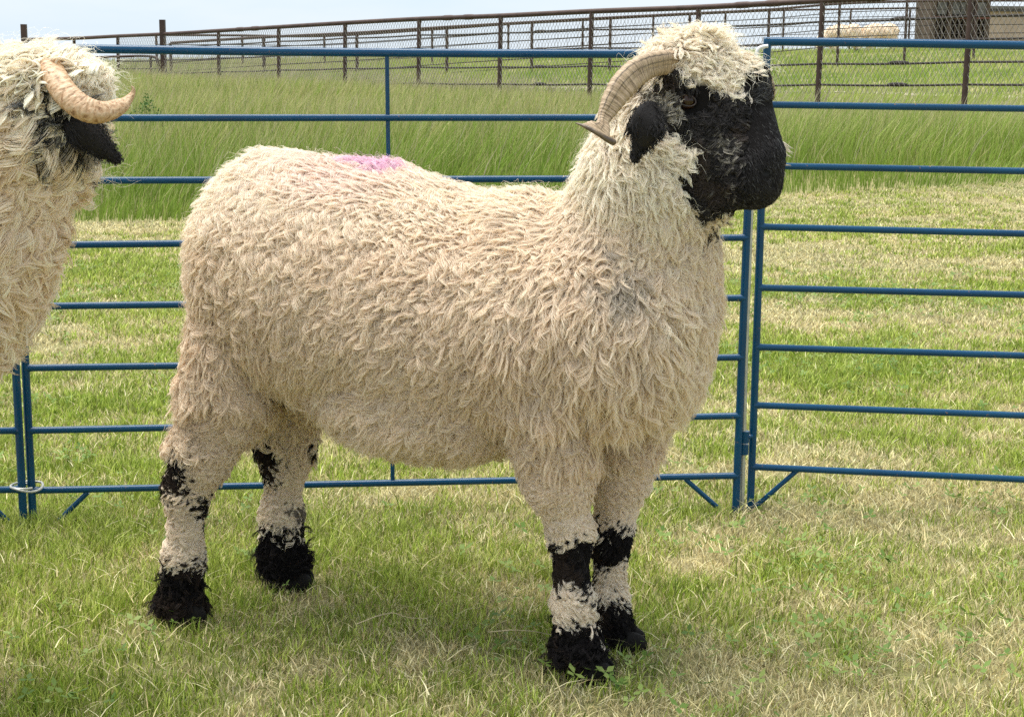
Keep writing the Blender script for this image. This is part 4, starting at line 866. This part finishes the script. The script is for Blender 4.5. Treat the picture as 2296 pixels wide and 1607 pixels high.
pts, R, idx = locks(p, m, np.tile([.3, 0, -1.], (n, 1))+rng.normal(size=(n, 3)), .05+.03*rng.random(n), .001, .006, 1.3, .5, 1, 10, .00014, .1, .003, 1.); curves('frizz', pts, R, np.clip(np.repeat(c[:, None, :], 10, 1)*1.05, 0, .95), M_WOOL, root2)
p, m = sample(V2, Q2, N2, 60000, lambda c_, m_: (proj(c_)[0] > 90)*1.*(c_[:, 2] > .7)); u, v, _ = proj(p); b_ = poly_in(u, v, FACE2); p, m = p[b_], m[b_]; n = len(p)
pts, R, idx = locks(p, m, np.tile([.5, 0, -1.], (n, 1))+.3*rng.normal(size=(n, 3)), .014+0*p[:, 0], .002, .001, 1., .3, 2, 6, .0004, .4, .0006); curves('face_hair', pts, R, np.repeat((BLK+0*p)[idx][:, None, :], 6, 1), M_BLACKHAIR, root2)
EY2 = LY-.10
_, ev2 = ear('ear', [P(140, 262, EY2+.02), P(165, 280, EY2), P(200, 306, EY2), (P(235, 335, EY2+.01)), P(262, 357, EY2+.02)], np.array([20, 28, 29, 21, 5])*mpp(P(200, 306, EY2)), norm(CAMP-P(200, 306, EY2)), .005, M_EAR, root2, .2)
ps = ev2[rng.integers(0, len(ev2), 2600)]+rng.normal(size=(2600, 3))*.002; nn = norm(np.tile(CAMP-P(200, 306, EY2), (2600, 1))+.5*rng.normal(size=(2600, 3)))
fl = np.tile([.8, 0, -.7], (2600, 1))+.3*rng.normal(size=(2600, 3)); u, v, _ = proj(ps)
pts, R, idx = locks(ps, nn, fl, np.where(u < 165, .018, .0035)*(.6+.8*rng.random(2600)), .002, .001, 1., .3, 3, 6, .00028, .5, .0008); curves('ear_hair', pts, R, np.repeat(((BLK*1.3)*np.ones((2600, 1)))[idx][:, None, :], 6, 1), M_BLACKHAIR, root2)
# dark curls round the ear base
pb2, nb2 = sample(V2, Q2, N2, 9000, lambda c_, m_: (blob(*proj(c_)[:2], 128, 262, 34, 52, -28) > 0)*1.+1e-6); k = (pb2[:, 1] < LY) & (blob(*proj(pb2)[:2], 128, 262, 34, 52, -28) > 0); pb2, nb2 = pb2[k][:420], nb2[k][:420]; n = len(pb2)
fl = np.tile([.3, -.2, -.8], (n, 1))+.6*rng.normal(size=(n, 3)); pts, R, idx = locks(pb2, nb2, fl, .040+.02*rng.random(n), .004, .007, 1.3, .75, 16, 12, .00026, .75, .001)
g_ = np.where(rng.random((n, 1)) < .3, .16, .02)*np.ones((n, 3)); curves('dark_curls', pts, R, np.repeat(g_[idx][:, None, :], 12, 1), M_BLACKHAIR, root2)
horn('horn', [(112, 150, LY-.075, 26, 24, -25, 0), (124, 178, LY-.10, 28, 25, -30, 0), (146, 212, LY-.12, 29, 25, -38, 0), (178, 240, LY-.13, 29, 24, -60, 0), (212, 253, LY-.13, 27, 22, -78, 0), (246, 250, LY-.12, 22, 17, -100, 0), (272, 238, LY-.11, 18, 12, -118, 0), (286, 226, LY-.10, 11, 8, -140, 0), (298, 210, LY-.095, 6, 4, -165, 0), (299, 198, LY-.095, 3, 2.5, -190, 0), (294, 194, LY-.095, 1, 1, -220, 0)],
     M_HORN2, root2, 30, .018, 150, 32, .08, seed=5)

# ---- two far sheep grazing on the crest
def far_sheep(u0, v0, flip, lab):
    Yf_ = 49.; s_ = flip; g0 = P(u0, v0, Yf_); g0[2] = float(terrain(g0[0], g0[1])); kz = mpp(g0)
    def q(dx, dz, dy=0): w_ = g0+np.array([dx*s_, dy, dz]); uu, vv, _ = proj(w_[None, :]); return (float(uu[0]), float(vv[0]), w_[1])
    px = .86/kz
    pr2 = [ell(*q(-.22, .62), .30*px, .27*px, .24), ell(*q(.20, .62), .33*px, .25*px, .24), cone(q(.45, .62), q(.72, .42), .17*px, .11*px), cone(q(.72, .42), q(.84, .22), .10*px, .06*px)]
    for dx in (-.38, .36):
        for dy in (-.12, .12): pr2.append(cone(q(dx, .42, dy), q(dx, .02, dy), .08*px, .05*px))
    o_ = empty('sheep', g0, lab, 'sheep', 'sheep grazing on the far crest')
    Vf, Qf, Nf = nets(pr2, .035, .06); dz = Vf[:, 2]-g0[2]; Vf = Vf+Nf*((vn(Vf, 14.)-.4)*.05)[:, None]
    c_ = np.where(((dz < .12))[:, None], BLK*2, CREAM*1.02)
    mesh_np('body', Vf, Qf.ravel(), np.arange(len(Qf))*4, np.full(len(Qf), 4), M_SKIN, o_, cols=c_, smooth=True)
    p_, m_ = sample(Vf, Qf, Nf, 1500); fl_ = np.tile([0, 0, -1.], (1500, 1))+.5*rng.normal(size=(1500, 3))
    pt, R__, ix = locks(p_, m_, fl_, .10, .02, .01, 1., .3, 5, 5, .004, .6, .004); keep = (p_[:, 2]-g0[2] > .15)[ix]
    curves('fleece', pt[keep], np.broadcast_to(R__, pt.shape[:2])[keep], np.repeat(np.tile(CREAM, (keep.sum(), 1))[:, None, :], 5, 1), M_WOOL, o_)
far_sheep(1895, 104, -1, 'pale sheep on the far crest, left of its pair, grazing head down')
far_sheep(1976, 104, -1, 'pale sheep on the far crest nearest the dark shed')
